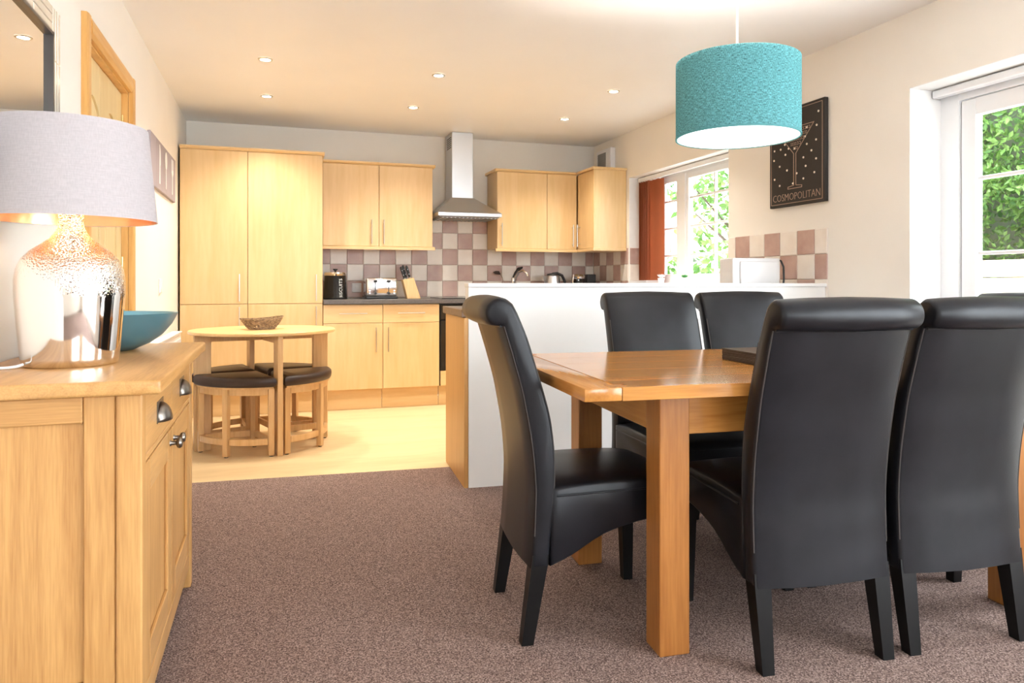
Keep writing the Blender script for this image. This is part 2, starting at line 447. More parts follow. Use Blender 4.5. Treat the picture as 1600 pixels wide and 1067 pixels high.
# right wall with window opening and french door opening
WY0, WY1, WZ0, WZ1 = 4.40, 5.92, 1.03, 2.01
FY0, FY1, FZ = 1.10, 2.862, 2.04
XO = XR + 0.33
wr = MB()
SY0, SY1, SZ0, SZ1 = -2.60, 0.50, 0.10, 2.30  # unseen side opening, added to let in more daylight
wr.box(XR, XO, YR, SY0, 0, ZC); wr.box(XR, XO, SY1, FY0, 0, ZC); wr.box(XR, XO, SY0, SY1, 0, SZ0); wr.box(XR, XO, SY0, SY1, SZ1, ZC); wr.box(XR, XO, FY0, FY1, FZ, ZC); wr.box(XR, XO, FY1, WY0, 0, ZC)
wr.box(XR, XO, WY0, WY1, 0, WZ0); wr.box(XR, XO, WY0, WY1, WZ1, ZC); wr.box(XR, XO, WY1, YB, 0, ZC)
wall_right = struct(wr.build('wall_right', 'wall_paint'), 'cream wall on the right with window and glazed door', 'wall')
# smooth white plaster linings of the two openings
rv = MB()
t = 0.004
rv.box(XR + 0.001, XR + 0.17, WY1 - t, WY1, WZ0, WZ1); rv.box(XR + 0.001, XR + 0.17, WY0, WY0 + t, WZ0, WZ1); rv.box(XR + 0.001, XR + 0.17, WY0, WY1, WZ1 - t, WZ1)
rv.build('window_reveal', 'plaster_reveal', wall_right)
rv = MB()
rv.box(XR + 0.001, XR + 0.21, FY1 - t, FY1, 0, FZ); rv.box(XR + 0.001, XR + 0.21, FY0, FY0 + t, 0, FZ); rv.box(XR + 0.001, XR + 0.21, FY0, FY1, FZ - t, FZ)
rv.build('door_reveal', 'plaster_reveal', wall_right)
# rear wall (behind the photographer) with a window opening added for daylight
RX0, RX1, RZ0, RZ1 = 0.90, 2.80, 0.90, 2.20
wb = MB()
wb.box(XL - 0.15, RX0, YR - 0.15, YR, 0, ZC); wb.box(RX1, XO, YR - 0.15, YR, 0, ZC)
wb.box(RX0, RX1, YR - 0.15, YR, 0, RZ0); wb.box(RX0, RX1, YR - 0.15, YR, RZ1, ZC)
struct(wb.build('wall_front', 'wall_paint'), 'cream wall behind the viewer with an opening added for daylight', 'wall')
w3 = thing('added_window_2', 'unseen white framed two light window added behind the viewer for daylight', 'window', ((RX0 + RX1) / 2, YR - 0.08, RZ0)); w3['kind'] = 'structure'  # assumed window, added to bring daylight in from the rear
fr = MB()
for a, b2, c, d in [(RX0, RX1, RZ0, RZ0 + 0.07), (RX0, RX1, RZ1 - 0.07, RZ1), (RX0, RX0 + 0.07, RZ0, RZ1), (RX1 - 0.07, RX1, RZ0, RZ1), (1.815, 1.885, RZ0, RZ1)]:
    fr.box(a, b2, YR - 0.11, YR - 0.05, c, d)
fr.build('window_frame', 'white_gloss', w3)
for a, b2 in ((RX0 + 0.06, 1.82), (1.88, RX1 - 0.06)):
    box('pane', a, b2, YR - 0.085, YR - 0.075, RZ0 + 0.06, RZ1 - 0.06, 'glass', w3)

w4 = thing('added_window_3', 'unseen white framed side window added behind the viewer for daylight', 'window', (XR + 0.2, (SY0 + SY1) / 2, SZ0)); w4['kind'] = 'structure'  # assumed side window, added to brighten the room with sky light
fr = MB()
for a, b2, c, d in [(SY0, SY1, SZ0, SZ0 + 0.07), (SY0, SY1, SZ1 - 0.07, SZ1), (SY0, SY0 + 0.07, SZ0, SZ1), (SY1 - 0.07, SY1, SZ0, SZ1), (-1.085, -1.015, SZ0, SZ1)]:
    fr.box(XR + 0.18, XR + 0.24, a, b2, c, d)
fr.build('window_frame', 'white_gloss', w4)
for a, b2 in ((SY0 + 0.06, -1.08), (-1.02, SY1 - 0.06)):
    box('pane', XR + 0.205, XR + 0.213, a, b2, SZ0 + 0.06, SZ1 - 0.06, 'glass', w4)

# skirting boards
def skirting(name, x0, x1, y0, y1, label):
    struct(box(name, x0, x1, y0, y1, 0.0, 0.12, 'white_satin', b=0.005), label, 'skirting board')
skirting('baseboard_left', XL, XL + 0.015, YR + 0.02, DY0 - 0.09, 'white skirting board behind the oak sideboard')
skirting('baseboard_right', XR - 0.015, XR, FY1 + 0.01, 3.40, 'white skirting board between glazed door and half wall')

# ------------------------------------------------------------------ wall tiles
TILE_CACHE = {}
def tile(axis, a0, a1, z0, z1, plane, dark, parent):
    """one ceramic tile with softened edges; axis 'x' lies on the back wall, 'y' on the right wall, 'r' on the window reveal"""
    g = 0.0025; w, hh = a1 - a0 - g, z1 - z0 - g
    key = (axis, round(w, 3), round(hh, 3), dark)
    if key not in TILE_CACHE:
        mb = MB(); d = 0.007; e = 0.003
        def ring(i, dep): return [(-w / 2 + i, -hh / 2 + i, dep), (w / 2 - i, -hh / 2 + i, dep), (w / 2 - i, hh / 2 - i, dep), (-w / 2 + i, hh / 2 - i, dep)]
        rs = [ring(0, 0), ring(0, d - e), ring(e, d)]
        conv = (lambda p: (p[0], -p[2], p[1])) if axis in 'xr' else (lambda p: (-p[2], p[0], p[1]))
        mb.ring_loft([[conv(p) for p in r] for r in rs])
        o = mb.build('tile', 'tile_dark' if dark else 'tile_light')
        TILE_CACHE[key] = o.data
    else:
        o = bpy.data.objects.new('tile', TILE_CACHE[key]); C.objects.link(o)
    cc, zc = (a0 + a1) / 2, (z0 + z1) / 2
    o.location = (cc, plane, zc) if axis in 'xr' else (plane, cc, zc)
    o.parent = parent
    return o
ROWS = [0.92, 1.07, 1.22, 1.37, 1.52, 1.67]
TW = 0.1467
x0 = 1.213 - 6 * TW
for i in range(20):
    a, b2 = x0 + i * TW, x0 + (i + 1) * TW
    a = max(a, 0.385); b2 = min(b2, XR - 0.012)
    if b2 - a < 0.03: continue
    for r in range(5):
        if r >= 3 and not (a > 1.34 and b2 < 1.96): continue
        z1 = ROWS[r + 1]
        tile('x', a, b2, ROWS[r], z1, YB - 0.003, (i + r) % 2 == 0, wall_back)
MB().box(0.385, XR - 0.012, YB - 0.003, YB, 0.91, 1.37).box(1.34, 1.96, YB - 0.003, YB, 1.37, 1.67).build('grout', 'grout', wall_back)
cols = [3.429, 3.532, 3.684, 3.842, 3.997, 4.153, 4.311, 4.398]
for i in range(7):
    for r in range(3):
        tile('y', cols[i], cols[i + 1], ROWS[r], ROWS[r + 1], XR - 0.003, (i + r) % 2 == 1, wall_right)
MB().box(XR - 0.003, XR, 3.429, 4.398, 0.91, 1.37).box(XR - 0.003, XR, 5.925, YB - 0.012, 0.91, 1.37).build('grout', 'grout', wall_right)
for i in range(5):
    a, b2 = 5.925 + i * 0.15, min(5.925 + (i + 1) * 0.15, YB - 0.012)
    for r in range(3):
        tile('y', a, b2, ROWS[r], ROWS[r + 1], XR - 0.003, (i + r) % 2 == 0, wall_right)
tile('r', XR + 0.005, XR + 0.150, 1.07, 1.22, WY1 - 0.005, False, wall_right)
tile('r', XR + 0.005, XR + 0.150, 1.22, 1.37, WY1 - 0.005, True, wall_right)

# ------------------------------------------------------------------ half wall
def hw(x, y): # local half-wall coordinates to world
    c, s = math.cos(HWA), math.sin(HWA)
    return (HW[0] + x * c - y * s, HW[1] + x * s + y * c)
wp = thing('wall_partition', 'white painted half wall between dining area and kitchen', 'half wall', (HW[0], HW[1], 0), HWA); wp['kind'] = 'structure'
HWL = 2.128
box('wall_panel', 0.004, HWL, 0.0, 0.085, 0.0, 1.026, 'wall_white', wp, local=True)
box('cap_board', 0.0, HWL, -0.012, 0.097, 1.026, 1.047, 'white_satin', wp, b=0.003, local=True)
pu = thing('peninsula_cabinet', 'oak end panel and base cupboard run behind the white half wall', 'cabinet', (HW[0], HW[1], 0), HWA)
box('end_panel', -0.018, 0.003, 0.003, 0.585, 0.0, 0.868, 'panel_oak', pu, local=True)
box('carcass', 0.006, 2.05, 0.10, 0.545, 0.10, 0.868, 'white_satin', pu, local=True)
box('plinth', 0.006, 2.05, 0.10, 0.50, 0.0, 0.10, 'maple_h', pu, local=True)
for k in range(4):
    a = 0.012 + k * 0.36
    d = box('door', a, a + 0.355, 0.547, 0.566, 0.15, 0.86, 'maple', pu, b=0.002, local=True)
    MB().tube([(a + 0.3, 0.592, 0.62), (a + 0.3, 0.592, 0.80)], 0.005).cyl((a + 0.3, 0.567, 0.64), (a + 0.3, 0.592, 0.64), 0.004, 8).cyl((a + 0.3, 0.567, 0.78), (a + 0.3, 0.592, 0.78), 0.004, 8).build('handle', 'handle_steel', d, local=True)
pw = thing('worktop', 'dark laminate worktop with warm light painted brown on the peninsula end', 'worktop', (HW[0], HW[1], 0), HWA)
box('slab', -0.004, 1.50, 0.098, 0.612, 0.872, 0.912, 'worktop', pw, b=0.004, local=True)
box('warm_lit_edge', -0.032, -0.004, 0.004, 0.614, 0.872, 0.912, 'worktop_warm_lit', pw, b=0.003, local=True)

# ------------------------------------------------------------------ cupboards
def bar_handle(parent, p0, p1, out, r=0.005, stand=0.028):
    """bar handle from p0 to p1 standing off along vector out"""
    p0, p1, out = Vector(p0), Vector(p1), Vector(out)
    mb = MB().tube([p0 + out * stand, p1 + out * stand], r, 10)
    d = (p1 - p0)
    for tt in (0.12, 0.88):
        q = p0 + d * tt
        mb.tube([q, q + out * stand], r * 0.8, 8)
    return mb.build('handle', 'handle_steel', parent, smooth=True)
YD = 6.09
def cupboard(name, label, x0, x1, z0, z1, yf, fronts, plinth=False, cornice=None, pelmet=None, group=None, mm='maple', ends=(0, 0), yb=YB - 0.012):
    """fronts: (x0,x1,z0,z1,kind,handle) ; handle (x,z0,z1) vertical or ('h',xa,xb,z)"""
    t = thing(name, label, 'cabinet', ((x0 + x1) / 2, (yf + yb) / 2, 0 if plinth else z0), 0, group)
    box('carcass', x0 + 0.001, x1 - 0.001, yf + 0.02, yb, z0, z1, 'maple', t)
    for fx0, fx1, fz0, fz1, kind, hd in fronts:
        d = box(kind, fx0 + 0.0015, fx1 - 0.0015, yf, yf + 0.019, fz0, fz1, 'maple_h' if kind == 'drawer' else 'maple', t, b=0.0015)
        if hd:
            if hd[0] == 'h': bar_handle(d, (hd[1], yf, hd[3]), (hd[2], yf, hd[3]), (0, -1, 0))
            else: bar_handle(d, (hd[0], yf, hd[1]), (hd[0], yf, hd[2]), (0, -1, 0))
    if plinth: box('plinth', x0 + 0.001, x1 - 0.001, yf + 0.055, yf + 0.075, -0.004, z0 - 0.004, 'maple_h', t)
    if cornice:
        c0, c1, e0, e1 = cornice
        prof = [(yf - 0.022, c1), (yf - 0.022, c1 - 0.012), (yf - 0.006, c0), (yb, c0), (yb, c1)]
        MB().prism(prof, 'x', x0 - e0, x1 + e1).build('cornice', 'maple_h', t)
    if pelmet:
        c0, c1, e0, e1 = pelmet
        prof = [(yf - 0.004, c1), (yf - 0.020, c1 - 0.008), (yf - 0.020, c0), (yf + 0.01, c0), (yf + 0.01, c1)]
        mb = MB().prism(prof, 'x', x0 - e0, x1 + e1)
        mb.build('pelmet', 'maple_h', t)
    return t
# tall larder pair
cupboard('tall_cupboard', 'tall maple cupboard against the left wall, narrower of the two', -0.69, -0.1975, 0.165, 2.09, YD,
         [(-0.69, -0.1975, 0.885, 2.088, 'door', (-0.258, 0.905, 1.12)), (-0.69, -0.1975, 0.168, 0.880, 'door', (-0.258, 0.66, 0.862))],
         True, (2.09, 2.115, 0.0, 0.0), group='tall maple cupboards')
cupboard('tall_cupboard', 'tall maple cupboard next to the worktop with the toaster', -0.1965, 0.379, 0.165, 2.09, YD,
         [(-0.1965, 0.379, 0.885, 2.088, 'door', (0.326, 0.905, 1.12)), (-0.1965, 0.379, 0.168, 0.880, 'door', (0.326, 0.66, 0.862))],
         True, (2.09, 2.115, 0.0, 0.014), group='tall maple cupboards')
# base units
cupboard('base_cabinet', 'maple base cabinet with drawer next to the tall cupboard', 0.381, 0.8655, 0.165, 0.872, YD,
         [(0.381, 0.8655, 0.718, 0.868, 'drawer', ('h', 0.508, 0.736, 0.797)), (0.381, 0.8655, 0.168, 0.714, 'door', (0.809, 0.475, 0.68))], True, group='maple base cabinets')
cupboard('base_cabinet', 'maple base cabinet with drawer beside the oven', 0.8665, 1.349, 0.165, 0.872, YD,
         [(0.8665, 1.349, 0.718, 0.868, 'drawer', ('h', 0.99, 1.22, 0.797)), (0.8665, 1.349, 0.168, 0.714, 'door', (0.91, 0.475, 0.68))], True, group='maple base cabinets')
cupboard('base_cabinet', 'maple base cabinet under the kettle by the back wall', 1.96, 3.058, 0.165, 0.872, YD,
         [(1.96, 2.44, 0.168, 0.868, 'door', (2.39, 0.6, 0.8))], True, group='maple base cabinets')
# oven under the hob
ov = thing('oven', 'black glass built-in oven under the hob', 'oven', (1.655, 6.38, 0))
box('housing', 1.352, 1.957, 6.115, 6.66, 0.165, 0.872, 'black_plastic', ov)
box('oven_door', 1.36, 1.95, 6.085, 6.112, 0.30, 0.73, 'black_gloss', ov, b=0.004)
cp = box('control_panel', 1.36, 1.95, 6.085, 6.112, 0.735, 0.865, 'black_gloss', ov, b=0.004)
for k in range(4): MB().cyl((1.45 + k * 0.13, 6.085, 0.80), (1.45 + k * 0.13, 6.062, 0.80), 0.018, 16).build('knob', 'steel', cp, smooth=True)
bar_handle(ov, (1.42, 6.085, 0.69), (1.89, 6.085, 0.69), (0, -1, 0), 0.008, 0.035)
box('lower_panel', 1.36, 1.95, 6.09, 6.11, 0.168, 0.295, 'maple_h', ov, b=0.002)
box('plinth', 1.353, 1.956, 6.145, 6.165, -0.004, 0.161, 'maple_h', ov)
# wall cupboards left of the hood
YW = 6.34
cupboard('wall_cabinet', 'maple wall cabinet beside the tall cupboard, above canister and toaster', 0.393, 0.868, 1.368, 2.075, YW,
         [(0.393, 0.868, 1.370, 2.073, 'door', (0.804, 1.39, 1.60))], False, (2.075, 2.098, 0.0, 0.0), (1.340, 1.368, 0.0, 0.0), group='maple wall cabinets')
cupboard('wall_cabinet', 'maple wall cabinet left of the extractor hood', 0.869, 1.343, 1.368, 2.075, YW,
         [(0.869, 1.343, 1.370, 2.073, 'door', (0.909, 1.39, 1.60))], False, (2.075, 2.098, 0.0, 0.022), (1.340, 1.368, 0.0, 0.018), group='maple wall cabinets')
cupboard('wall_cabinet', 'maple wall cabinet right of the extractor hood', 1.945, 2.434, 1.368, 2.075, YW,
         [(1.945, 2.434, 1.370, 2.073, 'door', (1.985, 1.39, 1.60))], False, (2.075, 2.098, 0.022, 0.0), (1.340, 1.368, 0.018, 0.0), group='maple wall cabinets')
cupboard('wall_cabinet', 'narrow maple wall cabinet next to the corner unit', 2.435, 2.735, 1.368, 2.075, YW,
         [(2.435, 2.735, 1.370, 2.073, 'door', (2.69, 1.39, 1.60))], False, (2.075, 2.098, 0.0, 0.005), (1.340, 1.368, 0.0, 0.005), group='maple wall cabinets')
t = thing('wall_cabinet', 'maple corner wall cabinet with pale end panel beside the kitchen window', 'cabinet', (2.91, 6.3, 1.368), 0, 'maple wall cabinets')
box('carcass', 2.762, XR - 0.008, 5.985, YB - 0.012, 1.368, 2.075, 'maple', t)
box('end_panel', 2.742, XR - 0.004, 5.966, 5.984, 1.366, 2.077, 'maple', t, b=0.001)
d = box('door', 2.742, 2.760, 5.986, 6.325, 1.370, 2.073, 'maple', t, b=0.0015)
bar_handle(d, (2.742, 6.275, 1.39), (2.742, 6.275, 1.60), (-1, 0, 0))
box('cornice', 2.722, XR - 0.003, 5.944, 6.315, 2.077, 2.100, 'maple_y', t, b=0.004)
box('pelmet', 2.728, XR - 0.003, 5.950, 6.315, 1.340, 1.366, 'maple_y', t, b=0.004)

# back worktop, hob, sink and tap
wt = thing('worktop', 'long dark grey laminate worktop along the back wall', 'worktop', (1.7, 6.37, 0.874))
box('slab', 0.382, XR - 0.014, 6.062, YB - 0.012, 0.874, 0.912, 'worktop', wt, b=0.004)
hb = thing('hob', 'black glass hob set in the worktop under the hood', 'hob', (1.65, 6.33, 0.912))
box('glass_top', 1.37, 1.93, 6.09, 6.58, 0.912, 0.919, 'black_gloss', hb, b=0.002)
for hx, hy in ((1.51, 6.2), (1.79, 6.2), (1.51, 6.46), (1.79, 6.46)):
    MB().lathe([(0.075, 0), (0.075, 0.0008), (0.068, 0.0008), (0.068, 0)], (hx, hy, 0.919), 32, cap=False).build('heat_ring', 'grille_grey', hb)
tp = thing('mixer_tap', 'chrome mixer tap behind the half wall', 'tap', (2.16, 6.52, 0.912))
MB().lathe([(0.026, 0), (0.026, 0.01), (0.02, 0.02), (0.019, 0.15), (0.021, 0.17), (0.016, 0.19), (0.0, 0.195)], (2.16, 6.52, 0.912), 20, cap=False).build('body', 'chrome', tp, smooth=True)
MB().tube([(2.16, 6.52, 1.03), (2.175, 6.49, 1.11), (2.195, 6.46, 1.155), (2.225, 6.42, 1.165), (2.25, 6.39, 1.14), (2.255, 6.38, 1.11)], 0.012, 12).build('spout', 'chrome', tp, smooth=True)
MB().tube([(2.16, 6.52, 1.10), (2.185, 6.52, 1.145), (2.215, 6.515, 1.185), (2.25, 6.51, 1.20)], [0.012, 0.016, 0.018, 0.008], 10).build('lever', 'dark_metal', tp, smooth=True)
tp = thing('stemmed_shape', 'brown headed unidentified shape on a thin curved stem beside the tap', 'brush', (2.07, 6.60, 0.912))  # unidentified dark shape, built as a head on a stem
MB().tube([(2.085, 6.6, 0.912), (2.088, 6.6, 1.03), (2.075, 6.6, 1.10), (2.045, 6.6, 1.142)], 0.004, 8).build('stem', 'chrome', tp, smooth=True)
MB().tube([(2.055, 6.6, 1.135), (2.035, 6.6, 1.148), (2.005, 6.6, 1.150), (1.985, 6.6, 1.152)], [0.006, 0.018, 0.016, 0.003], 10).build('shape_head', 'leather_brown', tp, smooth=True)

# ------------------------------------------------------------------ extractor hood
hd = thing('extractor_hood', 'stainless steel chimney extractor hood above the hob', 'extractor hood', (1.645, 6.43, 1.63))
hx0, hx1, hy0, hy1 = 1.362, 1.945, 6.195, YB - 0.012
MB().ring_loft([[(hx0, hy0, 1.672), (hx1, hy0, 1.672), (hx1, hy1, 1.672), (hx0, hy1, 1.672)],
                [(1.53, 6.40, 1.826), (1.738, 6.40, 1.826), (1.738, hy1, 1.826), (1.53, hy1, 1.826)]]).build('canopy', 'steel', hd)
box('front_lip', hx0, hx1, hy0, hy1, 1.640, 1.6715, 'steel', hd, b=0.002)
fl_ = box('filter_tray', hx0 + 0.02, hx1 - 0.02, hy0 + 0.03, hy1 - 0.03, 1.632, 1.640, 'grille_grey', hd)
for k in range(14):
    xx = hx0 + 0.05 + k * 0.037
    box('slat', xx, xx + 0.012, hy0 + 0.05, hy1 - 0.05, 1.627, 1.633, 'steel', fl_)
ch = box('chimney', 1.535, 1.733, 6.405, hy1, 1.824, ZC - 0.002, 'steel', hd, b=0.002)
for k in range(6): box('vent_slot', 1.5335, 1.536, 6.44, 6.60, 2.285 + k * 0.018, 2.294 + k * 0.018, 'black_plastic', ch)
for k in range(3): MB().cyl((1.60 + k * 0.04, hy0 + 0.001, 1.656), (1.60 + k * 0.04, hy0 - 0.004, 1.656), 0.006, 12).build('button', 'chrome', hd, smooth=True)

# white vent box above the corner cupboard
t = thing('vent_box', 'white boxed wall vent with grey grille above the corner cabinet', 'vent', (3.04, 6.33, 2.10))
box('casing', XR - 0.055, XR - 0.002, 6.19, 6.50, 2.112, 2.335, 'white_plastic', t, b=0.006, seg=2)
g = box('grille', XR - 0.060, XR - 0.054, 6.29, 6.46, 2.13, 2.30, 'grille_grey', t)
for k in range(8): box('louvre', XR - 0.064, XR - 0.059, 6.295, 6.455, 2.138 + k * 0.02, 2.148 + k * 0.02, 'grille_grey', g)

# socket plate
t = thing('wall_socket', 'white plastic wall socket on tiles beside the toaster', 'socket', (0.712, YB - 0.016, 0.96))
box('plate', 0.670, 0.754, YB - 0.020, YB - 0.0105, 0.965, 1.050, 'white_plastic', t, b=0.003)
box('rocker', 0.70, 0.724, YB - 0.023, YB - 0.0195, 1.00, 1.025, 'white_gloss', t, b=0.001)
t = thing('light_switch', 'white light switch on the wall left of the tall cupboard', 'switch', (XL + 0.005, 5.18, 0.98))
box('plate', XL + 0.0005, XL + 0.010, 5.13, 5.235, 0.985, 1.075, 'white_plastic', t, b=0.003)
box('rocker', XL + 0.009, XL + 0.013, 5.17, 5.195, 1.01, 1.05, 'white_gloss', t, b=0.001)

# ------------------------------------------------------------------ small kitchen things
W = 0.912
t = thing('canister', 'black biscuit canister with chrome lid on the back worktop', 'canister', (0.50, 6.36, W))
cr_ = 0.098
cb = MB().lathe([(cr_, 0.0), (cr_ + 0.004, 0.01), (cr_, 0.02), (cr_ - 0.008, 0.195), (cr_ - 0.01, 0.2)], (0.50, 6.36, W), 40).build('body', 'black_gloss', t, smooth=True)
MB().lathe([(cr_ - 0.004, 0.2), (cr_ - 0.002, 0.215), (cr_ - 0.010, 0.228), (0.02, 0.234)], (0.50, 6.36, W), 40).build('lid', 'chrome', t, smooth=True)
MB().lathe([(0.008, 0.232), (0.008, 0.242), (0.02, 0.25), (0.02, 0.258), (0.0, 0.262)], (0.50, 6.36, W), 20, cap=False).build('lid_knob', 'dark_metal', t, smooth=True)
me = text_mesh('BISCUITS', 0.042)
me.materials.append(MATS['lettering'])
ang0 = -PI / 2 + 0.42
for v in me.vertices:
    x, y, z = v.co
    a = ang0 - y / cr_            # text runs upwards: its x becomes height
    rr = cr_ + 0.0012 + z - 0.0035 * (0.10 + x) / 0.2 * 1.6
    v.co = (rr * math.cos(a), rr * math.sin(a), 0.092 + x)
o = bpy.data.objects.new('lettering', me); C.objects.link(o); o.parent = cb; o['label'] = 'silver upright lettering'

t = thing('toaster', 'chrome four slice toaster between canister and knife block', 'toaster', (0.885, 6.35, W))
box('body', 0.752, 1.018, 6.27, 6.50, W + 0.022, W + 0.182, 'chrome', t, b=0.018, seg=3, smooth=True)
box('base', 0.748, 1.022, 6.265, 6.505, W, W + 0.024, 'black_plastic', t, b=0.006)
for k in range(2):
    xx = 0.828 + k * 0.114
    box('lever_slot', xx - 0.003, xx + 0.003, 6.268, 6.272, W + 0.06, W + 0.15, 'black_plastic', t)
    box('lever', xx - 0.014, xx + 0.014, 6.25, 6.27, W + 0.145, W + 0.162, 'black_plastic', t, b=0.003)
    MB().cyl((xx, 6.27, W + 0.048), (xx, 6.252, W + 0.048), 0.012, 16).build('dial', 'black_plastic', t, smooth=True)
    for s_ in (-1, 1):
        MB().cyl((0.885 + s_ * 0.105, 6.27, W + 0.05 + k * 0.022), (0.885 + s_ * 0.105, 6.262, W + 0.05 + k * 0.022), 0.007, 12).build('button', 'steel', t, smooth=True)
    for q in range(2):
        box('bread_slot', 0.775 + k * 0.115, 0.88 + k * 0.115, 6.32 + q * 0.08, 6.35 + q * 0.08, W + 0.180, W + 0.1835, 'black_plastic', t)

t = thing('knife_block', 'pale wooden knife block holding black handled knives', 'knife block', (1.17, 6.38, W))
prof = [(1.115, W), (1.235, W), (1.172, W + 0.185), (1.075, W + 0.165)]
MB().prism([(a, b2) for a, b2 in prof], 'y', 6.33, 6.43, b=0.003).build('block', 'block_wood', t)
for k, (ox, oy, ln) in enumerate([(0.02, 0.02, 0.12), (0.045, 0.05, 0.13), (0.07, 0.025, 0.12), (0.03, 0.075, 0.11), (0.075, 0.07, 0.10)]):
    b0 = Vector((1.075 + ox, 6.33 + oy, W + 0.163 + ox * 0.2)); dr = Vector((-0.30, 0, 0.95)).normalized()
    kn = thing('kitchen_knife', ['knife with black handle, leftmost in the wooden block', 'longest black handled knife in the middle of the block', 'black handled knife at the front right of the block', 'black handled knife at the rear left of the block', 'short black handled knife at the rear right of the block'][k], 'knife', b0, 0, 'knives in the block')
    MB().tube([b0 + dr * 0.002, b0 + dr * 0.014], 0.009, 8).build('bolster', 'steel', kn, smooth=True)
    hdl = MB().tube([b0 + dr * 0.014, b0 + dr * (ln * 0.5), b0 + dr * ln * 0.9, b0 + dr * ln], [0.009, 0.011, 0.012, 0.006], 10).build('handle', 'black_plastic', kn, smooth=True)
    for tt in (0.35, 0.7): MB().cyl(b0 + dr * ln * tt + Vector((0, -0.0125, 0)), b0 + dr * ln * tt + Vector((0, -0.009, 0)), 0.003, 8).build('rivet', 'steel', hdl)

t = thing('kettle', 'brushed steel kettle with black handle on the back worktop', 'kettle', (2.53, 6.45, W))
kc = (2.53, 6.45, W)
MB().lathe([(0.082, 0.0), (0.084, 0.02), (0.08, 0.022)], kc, 32).build('base', 'black_plastic', t, smooth=True)
kb = MB().lathe([(0.08, 0.022), (0.082, 0.06), (0.075, 0.15), (0.066, 0.205), (0.05, 0.215)], kc, 36).build('body', 'steel', t, smooth=True)
MB().lathe([(0.055, 0.212), (0.05, 0.225), (0.02, 0.232), (0.0, 0.233)], kc, 28, cap=False).build('lid', 'black_plastic', t, smooth=True)
MB().ring_loft([[(2.46, 6.43, W + 0.13), (2.46, 6.47, W + 0.13), (2.465, 6.45, W + 0.13)], [(2.465, 6.425, W + 0.205), (2.465, 6.475, W + 0.205), (2.43, 6.45, W + 0.205)]]).build('spout', 'steel', t)
MB().tube([(2.53, 6.45, W + 0.228), (2.58, 6.45, W + 0.232), (2.63, 6.45, W + 0.21), (2.66, 6.45, W + 0.15), (2.655, 6.45, W + 0.09), (2.62, 6.45, W + 0.05), (2.60, 6.45, W + 0.045)], [0.012, 0.013, 0.014, 0.013, 0.012, 0.011, 0.01], 10).build('handle', 'black_plastic', t, smooth=True)

t = thing('coffee_pot', 'glossy black coffee maker with chrome top in the corner', 'coffee maker', (2.79, 6.43, W))
cc = (2.785, 6.40, W)
MB().lathe([(0.06, 0.0), (0.078, 0.03), (0.085, 0.09), (0.08, 0.14), (0.062, 0.175), (0.058, 0.18)], cc, 32).build('jug', 'black_gloss', t, smooth=True)
MB().lathe([(0.06, 0.18), (0.062, 0.2), (0.045, 0.222), (0.0, 0.226)], cc, 28, cap=False).build('lid', 'chrome', t, smooth=True)
MB().tube([(2.73, 6.36, W + 0.19), (2.70, 6.335, W + 0.215), (2.69, 6.33, W + 0.15), (2.72, 6.35, W + 0.08)], 0.009, 10).build('handle', 'chrome', t, smooth=True)
box('tower', 2.86, 2.955, 6.38, 6.52, W, W + 0.222, 'black_plastic', t, b=0.008, seg=2)

# microwave on the peninsula, back towards the dining table
mx_, my_ = 2.80, 3.72
mc = thing('microwave', 'white microwave oven turned back to the room on the half wall worktop', 'microwave', (*hw(1.785, 0.24), 0.912), HWA)
# a worktop piece carries it on the right-wall run
rw = thing('worktop', 'dark laminate worktop under the kitchen window', 'worktop', (2.75, 4.9, 0.874))
MB().prism([hw(1.505, 0.1), hw(HWL - 0.02, 0.1), (XR - 0.012, 6.055), (2.46, 6.055), (2.46, hw(1.505, 0.62)[1]), hw(1.505, 0.62)], 'z', 0.874, 0.912).build('slab', 'worktop', rw)
bc = thing('base_cabinet', 'maple base cabinet run under the kitchen window', 'cabinet', (2.78, 5.1, 0), 0, 'maple base cabinets')
box('carcass', 2.51, XR - 0.014, 4.20, 6.08, 0.165, 0.872, 'white_satin', bc)
box('plinth', 2.56, XR - 0.014, 4.20, 6.08, -0.004, 0.163, 'maple_y', bc)
for k in range(4):
    a = 4.21 + k * 0.45
    d = box('door', 2.49, 2.509, a, a + 0.445, 0.168, 0.868, 'maple', bc, b=0.0015)
    bar_handle(d, (2.49, a + 0.40, 0.62), (2.49, a + 0.40, 0.83), (-1, 0, 0))
mw, md, mh = 0.160, 0.085, 0.285
box('casing', -mw, mw, -md + 0.02, md, 0.012, mh, 'white_plastic', mc, b=0.008, seg=2, local=True)
bp_ = box('rear_panel', -mw + 0.045, mw - 0.02, -md + 0.005, -md + 0.021, 0.03, mh - 0.02, 'white_plastic', mc, b=0.006, seg=2, local=True)
for fx in (-0.12, 0.12):
    for fy in (-0.045, 0.06): MB().cyl((fx, fy, 0), (fx, fy, 0.014), 0.015, 12).build('foot', 'black_plastic', mc, local=True)
for k in range(7): box('vent_slot', -mw - 0.001, -mw + 0.002, -0.04 + k * 0.014, -0.034 + k * 0.014, 0.12, 0.2, 'white_satin', mc, local=True)
MB().tube([(mw - 0.002, -0.05, 0.275), (mw + 0.015, -0.05, 0.27), (mw + 0.033, -0.05, 0.235), (mw + 0.036, -0.05, 0.16), (mw + 0.028, -0.05, 0.09), (mw + 0.022, -0.05, 0.02)], 0.006, 8).build('power_cable', 'black_plastic', mc, smooth=True, local=True)

